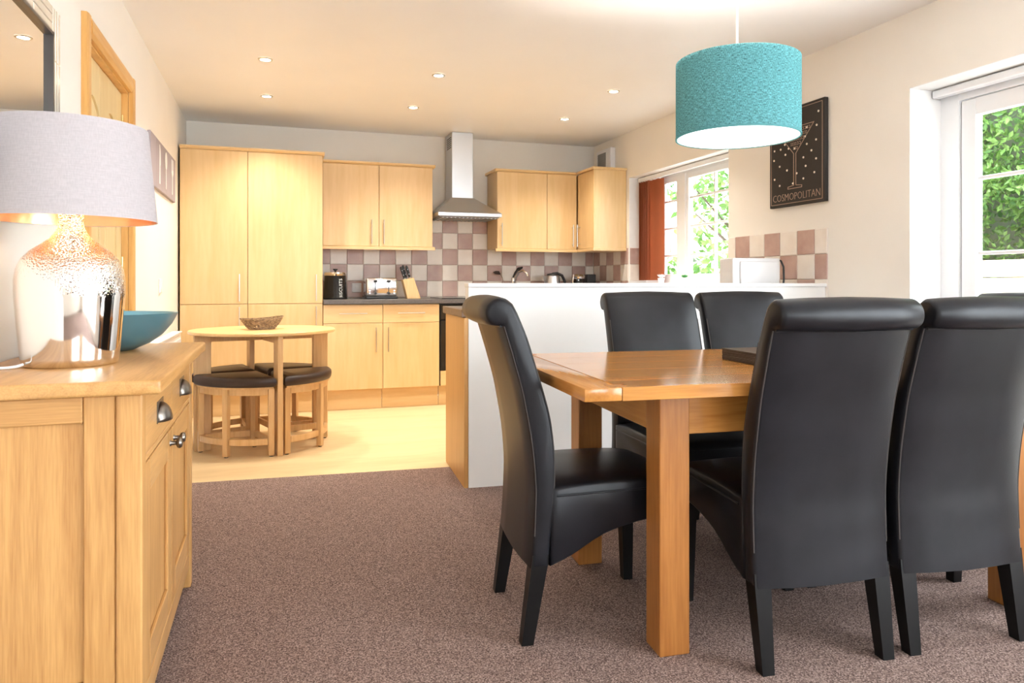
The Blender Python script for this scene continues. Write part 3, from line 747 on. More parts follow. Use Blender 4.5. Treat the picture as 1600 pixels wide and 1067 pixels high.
# ------------------------------------------------------------------ kitchen window
XW = XR + 0.17
wn = thing('window_1', 'white framed kitchen window with glazing bars', 'window', (XW, (WY0 + WY1) / 2, WZ0)); wn['kind'] = 'structure'
fr = MB()
ft = 0.05
fr.box(XW, XW + 0.06, WY0, WY1, WZ0, WZ0 + ft).box(XW, XW + 0.06, WY0, WY1, WZ1 - ft, WZ1)
fr.box(XW, XW + 0.06, WY0, WY0 + ft, WZ0 + ft, WZ1 - ft).box(XW, XW + 0.06, WY1 - ft, WY1, WZ0 + ft, WZ1 - ft)
fr.box(XW - 0.005, XW + 0.06, 5.245, 5.355, WZ0 + ft, WZ1 - ft)
fr.build('window_frame', 'white_gloss', wn)
box('window_sill', XR - 0.03, XW + 0.005, WY0 + 0.005, WY1 - 0.005, WZ0, WZ0 + 0.022, 'white_gloss', wn, b=0.004)
def sash(y0, y1, z0, z1, x, nv, zs, name, parent, st=0.045):
    mb = MB(); e = 0.0
    mb.box(x + 0.001, x + 0.044, y0 + st - 0.002, y1 - st + 0.002, z0, z0 + st).box(x + 0.001, x + 0.044, y0 + st - 0.002, y1 - st + 0.002, z1 - st, z1)
    mb.box(x, x + 0.045, y0, y0 + st, z0, z1, 0.004).box(x, x + 0.045, y1 - st, y1, z0, z1, 0.004)
    s_ = mb.build('sash', 'white_gloss', parent)
    ys = [y0 + st + (y1 - y0 - 2 * st) * k / (nv + 1) for k in range(nv + 2)]
    zz = [z0 + st] + zs + [z1 - st]
    for k in range(1, nv + 1): box('glazing_bar', x + 0.010, x + 0.036, ys[k] - 0.009, ys[k] + 0.009, z0 + st, z1 - st, 'white_gloss', s_, b=0.003)
    for z in zs: box('glazing_bar', x + 0.011, x + 0.035, y0 + st, y1 - st, z - 0.009, z + 0.009, 'white_gloss', s_, b=0.003)
    for i in range(nv + 1):
        for j in range(len(zz) - 1):
            box('pane', x + 0.020, x + 0.026, ys[i] + 0.001, ys[i + 1] - 0.001, zz[j] + 0.001, zz[j + 1] - 0.001, 'glass', s_)
    return s_
zs = [1.136 + 0.02, 1.29, 1.515, 1.745]
zs = [1.285, 1.52, 1.755]
s1 = sash(WY0 + 0.05, 5.25, WZ0 + ft, WZ1 - ft, XW + 0.004, 1, zs, 'sash', wn)
s2 = sash(5.35, WY1 - 0.05, WZ0 + ft, WZ1 - ft, XW + 0.004, 1, zs, 'sash', wn)
MB().tube([(XW - 0.004, 5.42, 1.40), (XW - 0.03, 5.42, 1.40), (XW - 0.035, 5.42, 1.30)], 0.008, 8).build('window_handle', 'steel', s2, smooth=True)
# vertical blind drawn to the far end
vb = thing('vertical_blind', 'rust brown vertical blind bunched at the far end of the kitchen window', 'blind', (XR + 0.10, 5.75, 1.06))
box('head_rail', XR + 0.085, XR + 0.125, WY0 + 0.02, WY1 - 0.012, WZ1 - 0.045, WZ1 - 0.008, 'white_gloss', vb, b=0.004)
for k in range(9):
    y = 5.86 - k * 0.040
    a = 0.30 if k < 5 else PI / 2 + 0.35
    if k >= 5: y = 5.655 - (k - 5) * 0.055
    if k > 7: continue
    M = Matrix.Translation((XR + 0.105, y, 0)) @ Matrix.Rotation(a, 4, 'Z')
    mb = MB().box(-0.044, 0.044, -0.0008, 0.0008, 1.075, WZ1 - 0.055, M=M)
    mb.uv = None
    ob = mb.build('slat', 'rust_blind' if k < 8 else 'rust_blind', vb)
    MB().box(-0.005, 0.005, -0.004, 0.004, WZ1 - 0.057, WZ1 - 0.044, M=M).build('clip', 'white_plastic', ob)
# french door
XF = XR + 0.205
fd = thing('door_2', 'white glazed garden door with horizontal glazing bars', 'door', (XF, 2.0, 0)); fd['kind'] = 'structure'
mb = MB()
mb.box(XF, XF + 0.07, FY1 - 0.105, FY1, 0, FZ, 0.003).box(XF, XF + 0.07, FY0, FY0 + 0.07, 0, FZ, 0.003)
mb.box(XF, XF + 0.07, FY0 + 0.07, FY1 - 0.105, FZ - 0.075, FZ, 0.003)
mb.build('door_frame', 'white_gloss', fd)
zb = [0.82, 1.195, 1.565]
sash(1.93, FY1 - 0.110, 0.01, FZ - 0.079, XF + 0.012, 0, zb, 'door_leaf', fd, st=0.082)
sash(FY0 + 0.074, 1.925, 0.01, FZ - 0.079, XF + 0.012, 0, zb, 'door_leaf', fd, st=0.082)
MB().tube([(XF + 0.01, 1.97, 1.02), (XF - 0.035, 1.97, 1.02), (XF - 0.04, 2.08, 1.02)], 0.009, 8).build('handle', 'chrome', fd, smooth=True)
fb = thing('roller_blind', 'white blind head rail across the top of the garden door', 'blind', (XR + 0.16, 2.0, 1.98))
box('head_rail', XR + 0.135, XR + 0.185, FY0 + 0.02, FY1 - 0.012, FZ - 0.048, FZ - 0.010, 'white_gloss', fb, b=0.005)
for yy in (2.76, 2.0, 1.2): box('bracket', XR + 0.15, XR + 0.17, yy - 0.012, yy + 0.012, FZ - 0.012, FZ - 0.0045, 'white_plastic', fb)
# plants on the sill
def rosette(name, label, loc, m, leaf_m, n, ln, w, up, group=None):
    t = thing(name, label, 'plant', loc, 0, group)
    MB().lathe([(0.022, 0), (0.030, 0.035), (0.031, 0.040), (0.027, 0.040), (0.026, 0.030)], (0, 0, 0), 20).build('pot', 'pot_white', t, local=True, smooth=True)
    mb = MB(); rnd = random.Random(3)
    for k in range(n):
        a = k * 2.399; q = 0.35 + 0.65 * k / n; el = up * (1 - 0.6 * k / n)
        d = Vector((math.cos(a) * math.cos(el), math.sin(a) * math.cos(el), math.sin(el)))
        sd = Vector((-math.sin(a), math.cos(a), 0)); nrm = d.cross(sd)
        b0 = Vector((0, 0, 0.036)); l = ln * (0.6 + 0.4 * q)
        p = [b0, b0 + d * l * 0.55 + sd * w, b0 + d * l, b0 + d * l * 0.55 - sd * w, b0 + d * l * 0.55 + nrm * w * 0.4, b0 + d * l * 0.5 - nrm * w * 0.4]
        mb.add(p, [(0, 1, 4), (1, 2, 4), (2, 3, 4), (3, 0, 4), (1, 0, 5), (2, 1, 5), (3, 2, 5), (0, 3, 5)])
    mb.build('leaves', leaf_m, t, local=True)
    return t
rosette('potted_flower', 'small white flower in a pot on the kitchen window sill', (3.125, 5.44, WZ0 + 0.022), 'pot_white', 'petal', 22, 0.055, 0.008, 1.2)
rosette('potted_succulent', 'small bright green succulent in a pot on the kitchen window sill', (3.13, 5.08, WZ0 + 0.022), 'pot_white', 'succulent', 16, 0.045, 0.011, 1.2)

# ------------------------------------------------------------------ pine door in the left wall
dr_ = thing('door_1', 'pale pine panelled door with orange pine frame in the left wall', 'door', (XL, (DY0 + DY1) / 2, 0)); dr_['kind'] = 'structure'
aw = 0.075
for y0, y1 in ((DY0 - aw + 0.01, DY0 + 0.01), (DY1 - 0.01, DY1 + aw - 0.01)):
    MB().prism([(XL + 0.0005, y0), (XL + 0.020, y0), (XL + 0.024, y0 + 0.02), (XL + 0.024, y1 - 0.02), (XL + 0.016, y1), (XL + 0.0005, y1)], 'z', 0, DZ + aw - 0.01).build('architrave', 'pine', dr_)
mbh = MB()
hp = [(XL + 0.0005, DZ - 0.01), (XL + 0.016, DZ - 0.01), (XL + 0.024, DZ + 0.01), (XL + 0.024, DZ + aw - 0.03), (XL + 0.020, DZ + aw - 0.01), (XL + 0.0005, DZ + aw - 0.01)]
mbh.prism(hp, 'y', DY0 + 0.0105, DY1 - 0.0105).build('architrave', 'pine_h', dr_)
ln_ = MB().box(XL - 0.149, XL - 0.0005, DY0 + 0.0005, DY0 + 0.02, 0, DZ - 0.0005).box(XL - 0.149, XL - 0.0005, DY1 - 0.02, DY1 - 0.0005, 0, DZ - 0.0005).box(XL - 0.149, XL - 0.0005, DY0 + 0.02, DY1 - 0.02, DZ - 0.02, DZ - 0.0005)
ln_.build('door_lining', 'pine', dr_)
LX = XL - 0.030                # face of the leaf
leaf = box('door_leaf', LX - 0.035, LX - 0.010, DY0 + 0.023, DY1 - 0.023, 0.008, DZ - 0.023, 'door_pine', dr_)
# stiles, rails and raised panels
ya, yb_ = DY0 + 0.023, DY1 - 0.023
ym = (ya + yb_) / 2
sw = 0.11
for y0, y1 in ((ya, ya + sw), (yb_ - sw, yb_), (ym - 0.05, ym + 0.05)):
    box('stile', LX - 0.010, LX, y0, y1, 0.008, DZ - 0.023, 'door_pine', leaf, b=0.002)
cells = [(ya + sw, ym - 0.05), (ym + 0.05, yb_ - sw)]
for y0, y1 in cells:
    box('rail', LX - 0.010, LX - 0.0005, y0, y1, 0.008, 0.20, 'pine_h', leaf)
    box('rail', LX - 0.010, LX - 0.0005, y0, y1, 0.80, 0.94, 'pine_h', leaf)
    # arched head rail
    k = 10; arc = [(y0 + (y1 - y0) * i / k, 1.79 + 0.06 * math.sin(PI * i / k)) for i in range(k + 1)]
    MB().prism([(y0, DZ - 0.023)] + arc + [(y1, DZ - 0.023)], 'x', LX - 0.010, LX - 0.0005).build('rail', 'door_pine', leaf)
    m1 = 0.022
    poly = [(y0 + m1, 0.94 + m1), (y1 - m1, 0.94 + m1)] + [(y1 - m1 - (y1 - y0 - 2 * m1) * i / k, 1.79 - m1 + 0.06 * math.sin(PI * i / k)) for i in range(k + 1)]
    MB().prism(poly, 'x', LX - 0.0095, LX - 0.002, b=0.0035).build('panel', 'door_pine', leaf)
    MB().prism([(y0 + m1, 0.20 + m1), (y1 - m1, 0.20 + m1), (y1 - m1, 0.80 - m1), (y0 + m1, 0.80 - m1)], 'x', LX - 0.0095, LX - 0.002, b=0.0035).build('panel', 'door_pine', leaf)
for z in (0.25, 1.08, 1.80):
    MB().cyl((LX + 0.004, DY1 - 0.021, z), (LX + 0.004, DY1 - 0.021, z + 0.10), 0.006, 10).build('hinge', 'brass', leaf)
MB().lathe([(0.012, 0), (0.010, 0.03), (0.025, 0.045), (0.028, 0.06), (0.018, 0.07), (0, 0.072)], (0, 0, 0), 20, cap=False)
kb_ = MB()
for r, o_ in [(0.024, 0.001), (0.024, 0.006), (0.01, 0.008), (0.01, 0.03), (0.024, 0.04), (0.027, 0.052), (0.02, 0.062), (0.004, 0.065)]:
    kb_.v += [(LX + o_, ya + 0.06 + r * math.cos(2 * PI * j / 20), 1.0 + r * math.sin(2 * PI * j / 20)) for j in range(20)]
for i in range(7):
    for j in range(20): kb_.f.append((i * 20 + j, i * 20 + (j + 1) % 20, (i + 1) * 20 + (j + 1) % 20, (i + 1) * 20 + j))
kb_.build('door_knob', 'brass', leaf, smooth=True)

# ------------------------------------------------------------------ wall pieces, left
mi = thing('wall_mirror', 'large mirror with pale mosaic tile frame above the sideboard', 'mirror', (XL + 0.01, 2.2, 1.1))
MY0, MY1, MZ0, MZ1 = 1.62, 2.78, 1.26, 1.945
box('backing', XL + 0.001, XL + 0.010, MY0, MY1, MZ0, MZ1, 'mirror_frame', mi)
bw = 0.085
box('glass', XL + 0.010, XL + 0.014, MY0 + bw, MY1 - bw, MZ0 + bw, MZ1 - bw, 'mirror_glass', mi)
mb = MB(); q = 0.012
mb.box(XL + 0.010, XL + 0.028, MY0 + bw, MY1 - bw, MZ1 - bw - q, MZ1 - bw).box(XL + 0.010, XL + 0.028, MY0 + bw, MY1 - bw, MZ0 + bw, MZ0 + bw + q)
mb.box(XL + 0.010, XL + 0.028, MY1 - bw - q, MY1 - bw, MZ0 + bw, MZ1 - bw).box(XL + 0.010, XL + 0.028, MY0 + bw, MY0 + bw + q, MZ0 + bw, MZ1 - bw)
mb.build('inner_bead', 'mirror_frame', mi)
for z0, z1 in ((MZ0, MZ0 + bw), (MZ1 - bw, MZ1)):
    n = 5; wy = (MY1 - MY0 - 2 * bw) / n
    for r in range(3):
        for k in range(n):
            box('frame_tile', XL + 0.010, XL + 0.024, MY0 + bw + k * wy + 0.0008, MY0 + bw + (k + 1) * wy - 0.0008, z0 + r * bw / 3 + 0.0008, z0 + (r + 1) * bw / 3 - 0.0008, 'mirror_tile', mi, b=0.002)
for y0 in (MY0, MY1 - bw):
    n = 4; wz = (MZ1 - MZ0) / n
    for r in range(3):
        for k in range(n):
            box('frame_tile', XL + 0.010, XL + 0.024, y0 + r * bw / 3 + 0.0008, y0 + (r + 1) * bw / 3 - 0.0008, MZ0 + k * wz + 0.0008, MZ0 + (k + 1) * wz - 0.0008, 'mirror_tile', mi, b=0.002)

pl = thing('wall_plaque', 'grey plank plaque painted with white cutlery on the left wall', 'wall art', (XL + 0.01, 5.2, 1.63))
PY0, PY1, PZ0, PZ1 = 4.68, 5.80, 1.635, 1.945
n = 5
for k in range(n):
    a = PY0 + (PY1 - PY0) * k / n; b2 = PY0 + (PY1 - PY0) * (k + 1) / n
    box('plank', XL + 0.001, XL + 0.020, a + 0.002, b2 - 0.002, PZ0, PZ1, 'tray_paint', pl, b=0.003)
def flat(poly, name, x=XL + 0.0205):
    MB().prism(poly, 'x', x, x + 0.002).build(name, 'tray_white', pl)
yc = 5.03
flat([(yc - 0.018, PZ0 + 0.04), (yc + 0.018, PZ0 + 0.04), (yc + 0.014, PZ0 + 0.15), (yc + 0.03, PZ0 + 0.17), (yc + 0.028, PZ0 + 0.24), (yc, PZ0 + 0.285), (yc - 0.016, PZ0 + 0.285), (yc - 0.014, PZ0 + 0.15)], 'painted_knife')
yc = 5.31
pts = [(yc - 0.012, PZ0 + 0.04), (yc + 0.012, PZ0 + 0.04), (yc + 0.010, PZ0 + 0.17)]
pts += [(yc + 0.045 * math.sin(PI * i / 12), PZ0 + 0.17 + 0.115 * (1 - math.cos(PI * i / 12)) / 2) for i in range(1, 12)]
pts += [(yc - 0.045 * math.sin(PI * i / 12), PZ0 + 0.17 + 0.115 * (1 - math.cos(PI * i / 12)) / 2) for i in range(12, 0, -1)]
pts += [(yc - 0.010, PZ0 + 0.17)]
flat(pts, 'painted_spoon')
yc = 5.62
pts = [(yc - 0.012, PZ0 + 0.04), (yc + 0.012, PZ0 + 0.04), (yc + 0.010, PZ0 + 0.16), (yc + 0.045, PZ0 + 0.19), (yc + 0.045, PZ0 + 0.285), (yc + 0.03, PZ0 + 0.285), (yc + 0.028, PZ0 + 0.21),
       (yc + 0.008, PZ0 + 0.21), (yc + 0.008, PZ0 + 0.285), (yc - 0.008, PZ0 + 0.285), (yc - 0.008, PZ0 + 0.21), (yc - 0.028, PZ0 + 0.21), (yc - 0.03, PZ0 + 0.285), (yc - 0.045, PZ0 + 0.285), (yc - 0.045, PZ0 + 0.19), (yc - 0.010, PZ0 + 0.16)]
flat(pts, 'painted_fork')

# radiator
rd = thing('radiator', 'white panel radiator on the left wall beside the tall cupboard', 'radiator', (XL + 0.05, 5.0, 0.12))
box('panel', XL + 0.035, XL + 0.085, 4.45, 5.55, 0.15, 0.70, 'white_gloss', rd, b=0.008, seg=2)
for k in range(22): box('rib', XL + 0.084, XL + 0.090, 4.475 + k * 0.0485, 4.500 + k * 0.0485, 0.19, 0.665, 'white_gloss', rd, b=0.0025)
g = box('top_grille', XL + 0.030, XL + 0.092, 4.445, 5.555, 0.70, 0.712, 'white_gloss', rd, b=0.002)
for yy in (4.65, 5.35): box('bracket', XL + 0.0005, XL + 0.036, yy - 0.02, yy + 0.02, 0.2, 0.65, 'white_satin', rd)
for yy in (4.47, 5.53): MB().cyl((XL + 0.06, yy, -0.003), (XL + 0.06, yy, 0.152), 0.008, 10).build('pipe', 'white_gloss', rd)

# ------------------------------------------------------------------ framed canvas, right wall
cv = thing('wall_canvas', 'black cocktail glass canvas reading COSMOPOLITAN on the right wall', 'wall art', (XR - 0.015, 3.67, 1.525))
CY0, CY1, CZ0, CZ1 = 3.424, 3.914, 1.526, 2.132
box('canvas', XR - 0.030, XR - 0.001, CY0, CY1, CZ0, CZ1, 'canvas_black', cv, b=0.003)
XC = XR - 0.0305
def canvas_line(pts, name, w=0.0035):
    """thin raised line on the canvas through (y,z) points"""
    mb = MB()
    for (y0, z0), (y1, z1) in zip(pts[:-1], pts[1:]):
        d = Vector((y1 - y0, z1 - z0)); l = d.length; d.normalize(); nn = Vector((-d.y, d.x)) * w / 2; d2 = d * w / 2
        a, b2 = Vector((y0, z0)) - d2, Vector((y1, z1)) + d2
        mb.prism([tuple(a + nn), tuple(a - nn), tuple(b2 - nn), tuple(b2 + nn)], 'x', XC - 0.0012, XC + 0.001)
    return mb.build(name, 'canvas_line', cv)
i_ = 0.018
canvas_line([(CY0 + i_, CZ0 + i_), (CY1 - i_, CZ0 + i_), (CY1 - i_, CZ1 - i_), (CY0 + i_, CZ1 - i_), (CY0 + i_, CZ0 + i_)], 'border_line', 0.003)
gm = (CY0 + CY1) / 2 + 0.008
canvas_line([(gm - 0.165, 2.005), (gm + 0.165, 2.005), (gm + 0.010, 1.845), (gm + 0.010, 1.650), (gm + 0.062, 1.644), (gm + 0.062, 1.632), (gm - 0.062, 1.632), (gm - 0.062, 1.644), (gm - 0.010, 1.650), (gm - 0.010, 1.845), (gm - 0.165, 2.005)], 'glass_outline', 0.004)
rnd = random.Random(5)
mb = MB()
for r in range(5):
    z = 1.985 - r * 0.027; half = (z - 1.845) * 1.0 - 0.008
    y = gm - half
    while y < gm + half:
        wv = rnd.uniform(0.008, 0.016)
        if y + wv > gm + half: break
        mb.box(XC - 0.001, XC + 0.001, y, y + wv * 0.8, z - 0.009, z - 0.006).box(XC - 0.001, XC + 0.001, y, y + 0.0025, z - 0.009, z + 0.009)
        mb.box(XC - 0.001, XC + 0.001, y, y + wv * 0.8, z + 0.006, z + 0.009)
        y += wv + 0.004
mb.build('drink_pattern', 'canvas_line', cv)
dots = [(0.40, 0.91), (0.10, 0.88), (0.13, 0.75), (0.30, 0.755), (0.33, 0.67), (0.14, 0.61), (0.30, 0.59), (0.52, 0.575), (0.22, 0.515), (0.36, 0.465), (0.14, 0.425), (0.32, 0.375), (0.48, 0.32), (0.17, 0.295), (0.36, 0.255), (0.55, 0.225), (0.80, 0.225), (0.90, 0.30), (0.66, 0.37), (0.80, 0.425), (0.91, 0.50), (0.69, 0.535), (0.90, 0.60), (0.78, 0.60), (0.63, 0.59), (0.70, 0.64), (0.90, 0.75), (0.85, 0.90), (0.65, 0.92)]
for a, b2 in dots:
    y = CY0 + a * (CY1 - CY0); z = CZ0 + b2 * (CZ1 - CZ0)
    MB().prism([(y + 0.0065 * math.cos(2 * PI * j / 10), z + 0.0065 * math.sin(2 * PI * j / 10)) for j in range(10)], 'x', XC - 0.002, XC + 0.001).build('dot', 'canvas_dot', cv)
me = text_mesh('COSMOPOLITAN', 0.062, -0.0012); me.materials.append(MATS['canvas_line'])
xs = [v.co.x for v in me.vertices]; k = 0.42 / (max(xs) - min(xs)); xm = (max(xs) + min(xs)) / 2
for v in me.vertices:
    x, y, z = v.co
    v.co = (XC - 0.0004 - z - cv.location.x, (CY0 + CY1) / 2 - (x - xm) * k - cv.location.y, CZ0 + 0.055 + y * 1.05 - cv.location.z)
o = bpy.data.objects.new('lettering', me); C.objects.link(o); o.parent = cv

# ------------------------------------------------------------------ lamps
dl_labels = {(0, 0): 'recessed downlight above the round table, nearest row on the left', (0, 1): 'recessed downlight on the left nearest the tall cupboards',
             (1, 0): 'recessed downlight in the middle of the near row', (1, 1): 'recessed downlight in the middle nearest the extractor hood',
             (2, 0): 'recessed downlight on the right of the near row by the pendant', (2, 1): 'recessed downlight on the right nearest the corner cabinet'}
for i, x in enumerate((-0.05, 1.036, 2.315)):
    for j, y in enumerate((4.70, 5.62)):
        d = thing('downlight', dl_labels[(i, j)], 'ceiling light', (x, y, ZC), 0, 'kitchen downlights')
        MB().lathe([(0.030, -0.001), (0.031, -0.006), (0.043, -0.005), (0.045, -0.0005)], (0, 0, 0), 28, cap=False).build('bezel', 'handle_steel', d, local=True, smooth=True)
        MB().lathe([(0.0305, -0.0005), (0.0305, -0.003), (0.0, -0.0035)], (0, 0, 0), 24, cap=False).build('lens', 'bulb_small', d, local=True)
        sp_ = bpy.data.lights.new('downlight_beam', 'SPOT'); sp_.energy = 40; sp_.color = (1.0, 0.92, 0.80); sp_.spot_size = math.radians(120); sp_.spot_blend = 0.8; sp_.shadow_soft_size = 0.04
        so = bpy.data.objects.new('downlight_beam', sp_); so.location = (0, 0, -0.012); C.objects.link(so); so.parent = d

def shade_mesh(prof, n=64, uvrep=1.0):
    """open cylinder wall with uv for the weave"""
    mb = MB(); rings = []
    uv = []
    for i, (r, z) in enumerate(prof):
        for j in range(n + 1):
            a = 2 * PI * j / n
            mb.v.append((r * math.cos(a), r * math.sin(a), z)); uv.append((j / n, z * 0.8))
    for i in range(len(prof) - 1):
        for j in range(n):
            a = i * (n + 1) + j
            mb.f.append((a, a + 1, a + n + 2, a + n + 1))
    mb.uv = uv
    return mb
PX, PY, PZ0, PZ1, PR = 1.606, 2.25, 1.575, 1.852, 0.219
pn = thing('pendant_lamp', 'teal woven drum pendant lamp hanging above the dining table', 'lamp', (PX, PY, PZ0))
hh = PZ1 - PZ0
shade_mesh([(PR, 0), (PR, hh)], 96).build('lamp_shade', 'teal_shade', pn, local=True, smooth=True, angle=None)
shade_mesh([(PR - 0.004, 0.002), (PR - 0.004, hh - 0.002)], 96).build('shade_lining', 'white_satin', pn, local=True, smooth=True, angle=None)
MB().lathe([(PR - 0.005, 0.0), (PR + 0.0015, -0.0005), (PR + 0.0015, 0.006), (PR - 0.005, 0.006)], (0, 0, 0), 96, cap=False).build('shade_rim', 'teal_shade', pn, local=True, smooth=True)
MB().lathe([(PR - 0.005, 0.010), (PR - 0.005, 0.013), (0.0, 0.013)], (0, 0, 0), 64, cap=False).build('diffuser', 'diffuser', pn, local=True)
MB().cyl((0, 0, hh - 0.03), (0, 0, ZC - PZ0 - 0.03), 0.004, 8).build('cord', 'white_plastic', pn, local=True)
sp3 = MB()
for k in range(3):
    a = k * 2 * PI / 3; sp3.cyl((0, 0, hh - 0.03), ((PR - 0.004) * math.cos(a), (PR - 0.004) * math.sin(a), hh - 0.006), 0.0025, 6)
sp3.build('spider_frame', 'white_plastic', pn, local=True)
MB().lathe([(0.05, -0.001), (0.048, -0.02), (0.02, -0.035), (0.006, -0.038)], (0, 0, ZC - PZ0), 28).build('ceiling_rose', 'white_plastic', pn, local=True, smooth=True)
MB().lathe([(0.018, 0), (0.02, -0.06), (0.018, -0.065)], (0, 0, hh - 0.03), 20).build('bulb_holder', 'white_plastic', pn, local=True, smooth=True)
MB().lathe([(0.0, -0.17), (0.02, -0.165), (0.032, -0.14), (0.028, -0.11), (0.016, -0.075), (0.014, -0.066)], (0, 0, hh - 0.03), 20, cap=False).build('bulb', 'bulb', pn, local=True, smooth=True)
pl_ = bpy.data.lights.new('pendant_glow', 'POINT'); pl_.energy = 110; pl_.color = (1.0, 0.97, 0.93); pl_.shadow_soft_size = 0.035
po = bpy.data.objects.new('pendant_glow', pl_); po.location = (0, 0, hh - 0.14); C.objects.link(po); po.parent = pn

# ------------------------------------------------------------------ sideboard
SBX0, SBX1, SBY0, SBY1, SBZ = -0.685, -0.272, 1.747, 2.755, 0.838
sb = thing('sideboard', 'golden oak sideboard with drawers and doors against the left wall', 'sideboard', (-0.475, 2.25, 0))
box('top', -0.690, -0.231, 1.717, 2.785, SBZ - 0.032, SBZ, 'oak_y', sb, b=0.007, seg=3, smooth=True)
box('carcass', SBX0 + 0.01, SBX1 - 0.022, SBY0 + 0.022, SBY1 - 0.022, 0.10, SBZ - 0.033, 'oak_z', sb)
for x0, x1 in ((SBX1 - 0.052, SBX1), (SBX0, SBX0 + 0.05)):
    for y0, y1 in ((SBY0, SBY0 + 0.048), (SBY1 - 0.048, SBY1)):
        box('corner_post', x0, x1, y0, y1, 0.0, SBZ - 0.033, 'oak_z', sb, b=0.004, seg=2)
# end frames with recessed panels
for ye, sgn in ((SBY0, 1), (SBY1, -1)):
    yo = ye + sgn * 0.004; yi = ye + sgn * 0.022
    box('end_stile', SBX1 - 0.115, SBX1 - 0.053, yo, yi, 0.10, SBZ - 0.034, 'oak_z', sb, b=0.003)
    box('end_stile', SBX0 + 0.051, SBX0 + 0.10, yo, yi, 0.10, SBZ - 0.034, 'oak_z', sb, b=0.003)
    box('end_rail', SBX0 + 0.101, SBX1 - 0.116, yo, yi, SBZ - 0.092, SBZ - 0.034, 'oak_x', sb, b=0.003)
    box('end_rail', SBX0 + 0.101, SBX1 - 0.116, yo, yi, 0.10, 0.19, 'oak_x', sb, b=0.003)
    box('end_panel', SBX0 + 0.101, SBX1 - 0.116, ye + sgn * 0.014, ye + sgn * 0.0215, 0.191, SBZ - 0.093, 'oak_z', sb)
# front rails, drawers, doors
yA, yB_, yM = SBY0 + 0.049, SBY1 - 0.049, (SBY0 + SBY1) / 2
XFp = SBX1 - 0.004
box('front_rail', XFp - 0.018, XFp, yA, yB_, 0.070, 0.130, 'oak_y', sb, b=0.002)
box('front_rail', XFp - 0.018, XFp, yA, yB_, 0.640, 0.655, 'oak_y', sb, b=0.002)
for k, (y0, y1) in enumerate(((yA + 0.002, yM - 0.0015), (yM + 0.0015, yB_ - 0.002))):
    dw = box('drawer', XFp - 0.018, XFp + 0.001, y0, y1, 0.658, SBZ - 0.036, 'oak_y', sb, b=0.002)
    yc = (y0 + y1) / 2
    # cup pull: half dome open below
    mb = MB(); nn = 14; pr = []
    for i in range(7):
        el = PI / 2 * i / 6
        pr.append([(XFp + 0.001 + 0.030 * math.cos(el) * math.sin(PI * j / (nn - 1)),
                    yc - 0.046 * math.cos(PI * j / (nn - 1)), 0.700 + 0.046 * math.sin(el) * (0.25 + 0.75 * math.sin(PI * j / (nn - 1)))) for j in range(nn)])
    mb.ring_loft(pr, close=False, cap=False)
    cp_ = mb.build('cup_pull', 'pewter', dw, smooth=True, angle=None)
    sm = cp_.modifiers.new('thickness', 'SOLIDIFY'); sm.thickness = 0.0025
    MB().box(XFp + 0.0005, XFp + 0.003, yc - 0.050, yc + 0.050, 0.697, 0.752, 0.001).build('back_plate', 'pewter', dw)
    z0, z1 = 0.134, 0.637
    db = box('door', XFp - 0.018, XFp - 0.008, y0, y1, z0, z1, 'oak_z', sb)
    st = 0.075
    box('stile', XFp - 0.008, XFp + 0.001, y0, y0 + st, z0, z1, 'oak_z', db, b=0.002); box('stile', XFp - 0.008, XFp + 0.001, y1 - st, y1, z0, z1, 'oak_z', db, b=0.002)
    box('rail', XFp - 0.008, XFp + 0.001, y0 + st, y1 - st, z0, z0 + st, 'oak_y', db, b=0.002); box('rail', XFp - 0.008, XFp + 0.001, y0 + st, y1 - st, z1 - st, z1, 'oak_y', db, b=0.002)
    ky = (y1 - 0.037) if k == 0 else (y0 + 0.037)
    kb_ = MB()
    pk = [(0.009, 0.001), (0.006, 0.006), (0.0055, 0.016), (0.013, 0.020), (0.0155, 0.026), (0.012, 0.032), (0.003, 0.0345)]
    for r, o_ in pk: kb_.v += [(XFp + o_, ky + r * math.cos(2 * PI * j / 18), 0.600 + r * math.sin(2 * PI * j / 18)) for j in range(18)]
    for i in range(len(pk) - 1):
        for j in range(18): kb_.f.append((i * 18 + j, i * 18 + (j + 1) % 18, (i + 1) * 18 + (j + 1) % 18, (i + 1) * 18 + j))
    kb_.f.append(tuple(range(len(kb_.v) - 18, len(kb_.v))))
    kb_.build('knob', 'pewter', db, smooth=True)

# table lamp on the sideboard
LMP = (-0.494, 2.115, SBZ)
lm = thing('table_lamp', 'table lamp with dimpled mirror silver base and pale grey drum shade', 'lamp', LMP)
prof = [(0.0, 0.0), (0.102, 0.0), (0.108, 0.004), (0.110, 0.02), (0.114, 0.06), (0.119, 0.12), (0.1235, 0.18), (0.1235, 0.215), (0.119, 0.245), (0.108, 0.270), (0.090, 0.290), (0.068, 0.306), (0.048, 0.322), (0.036, 0.338), (0.030, 0.352), (0.028, 0.370), (0.028, 0.392), (0.0, 0.392)]
MB().lathe(prof, (0, 0, 0), 64, cap=False).build('base', 'mercury', lm, local=True, smooth=True, angle=None)
MB().lathe([(0.016, 0.390), (0.016, 0.44), (0.012, 0.445)], (0, 0, 0), 20).build('bulb_holder', 'copper_lining', lm, local=True, smooth=True)
MB().lathe([(0.012, 0.445), (0.03, 0.48), (0.03, 0.50), (0.018, 0.525), (0.0, 0.53)], (0, 0, 0), 20, cap=False).build('bulb', 'bulb_small', lm, local=True, smooth=True)
shade_mesh([(0.200, 0.368), (0.178, 0.608)], 80).build('lamp_shade', 'grey_shade', lm, local=True, smooth=True, angle=None)
shade_mesh([(0.1975, 0.369), (0.1755, 0.607)], 80).build('shade_lining', 'copper_lining', lm, local=True, smooth=True, angle=None)
mb = MB()
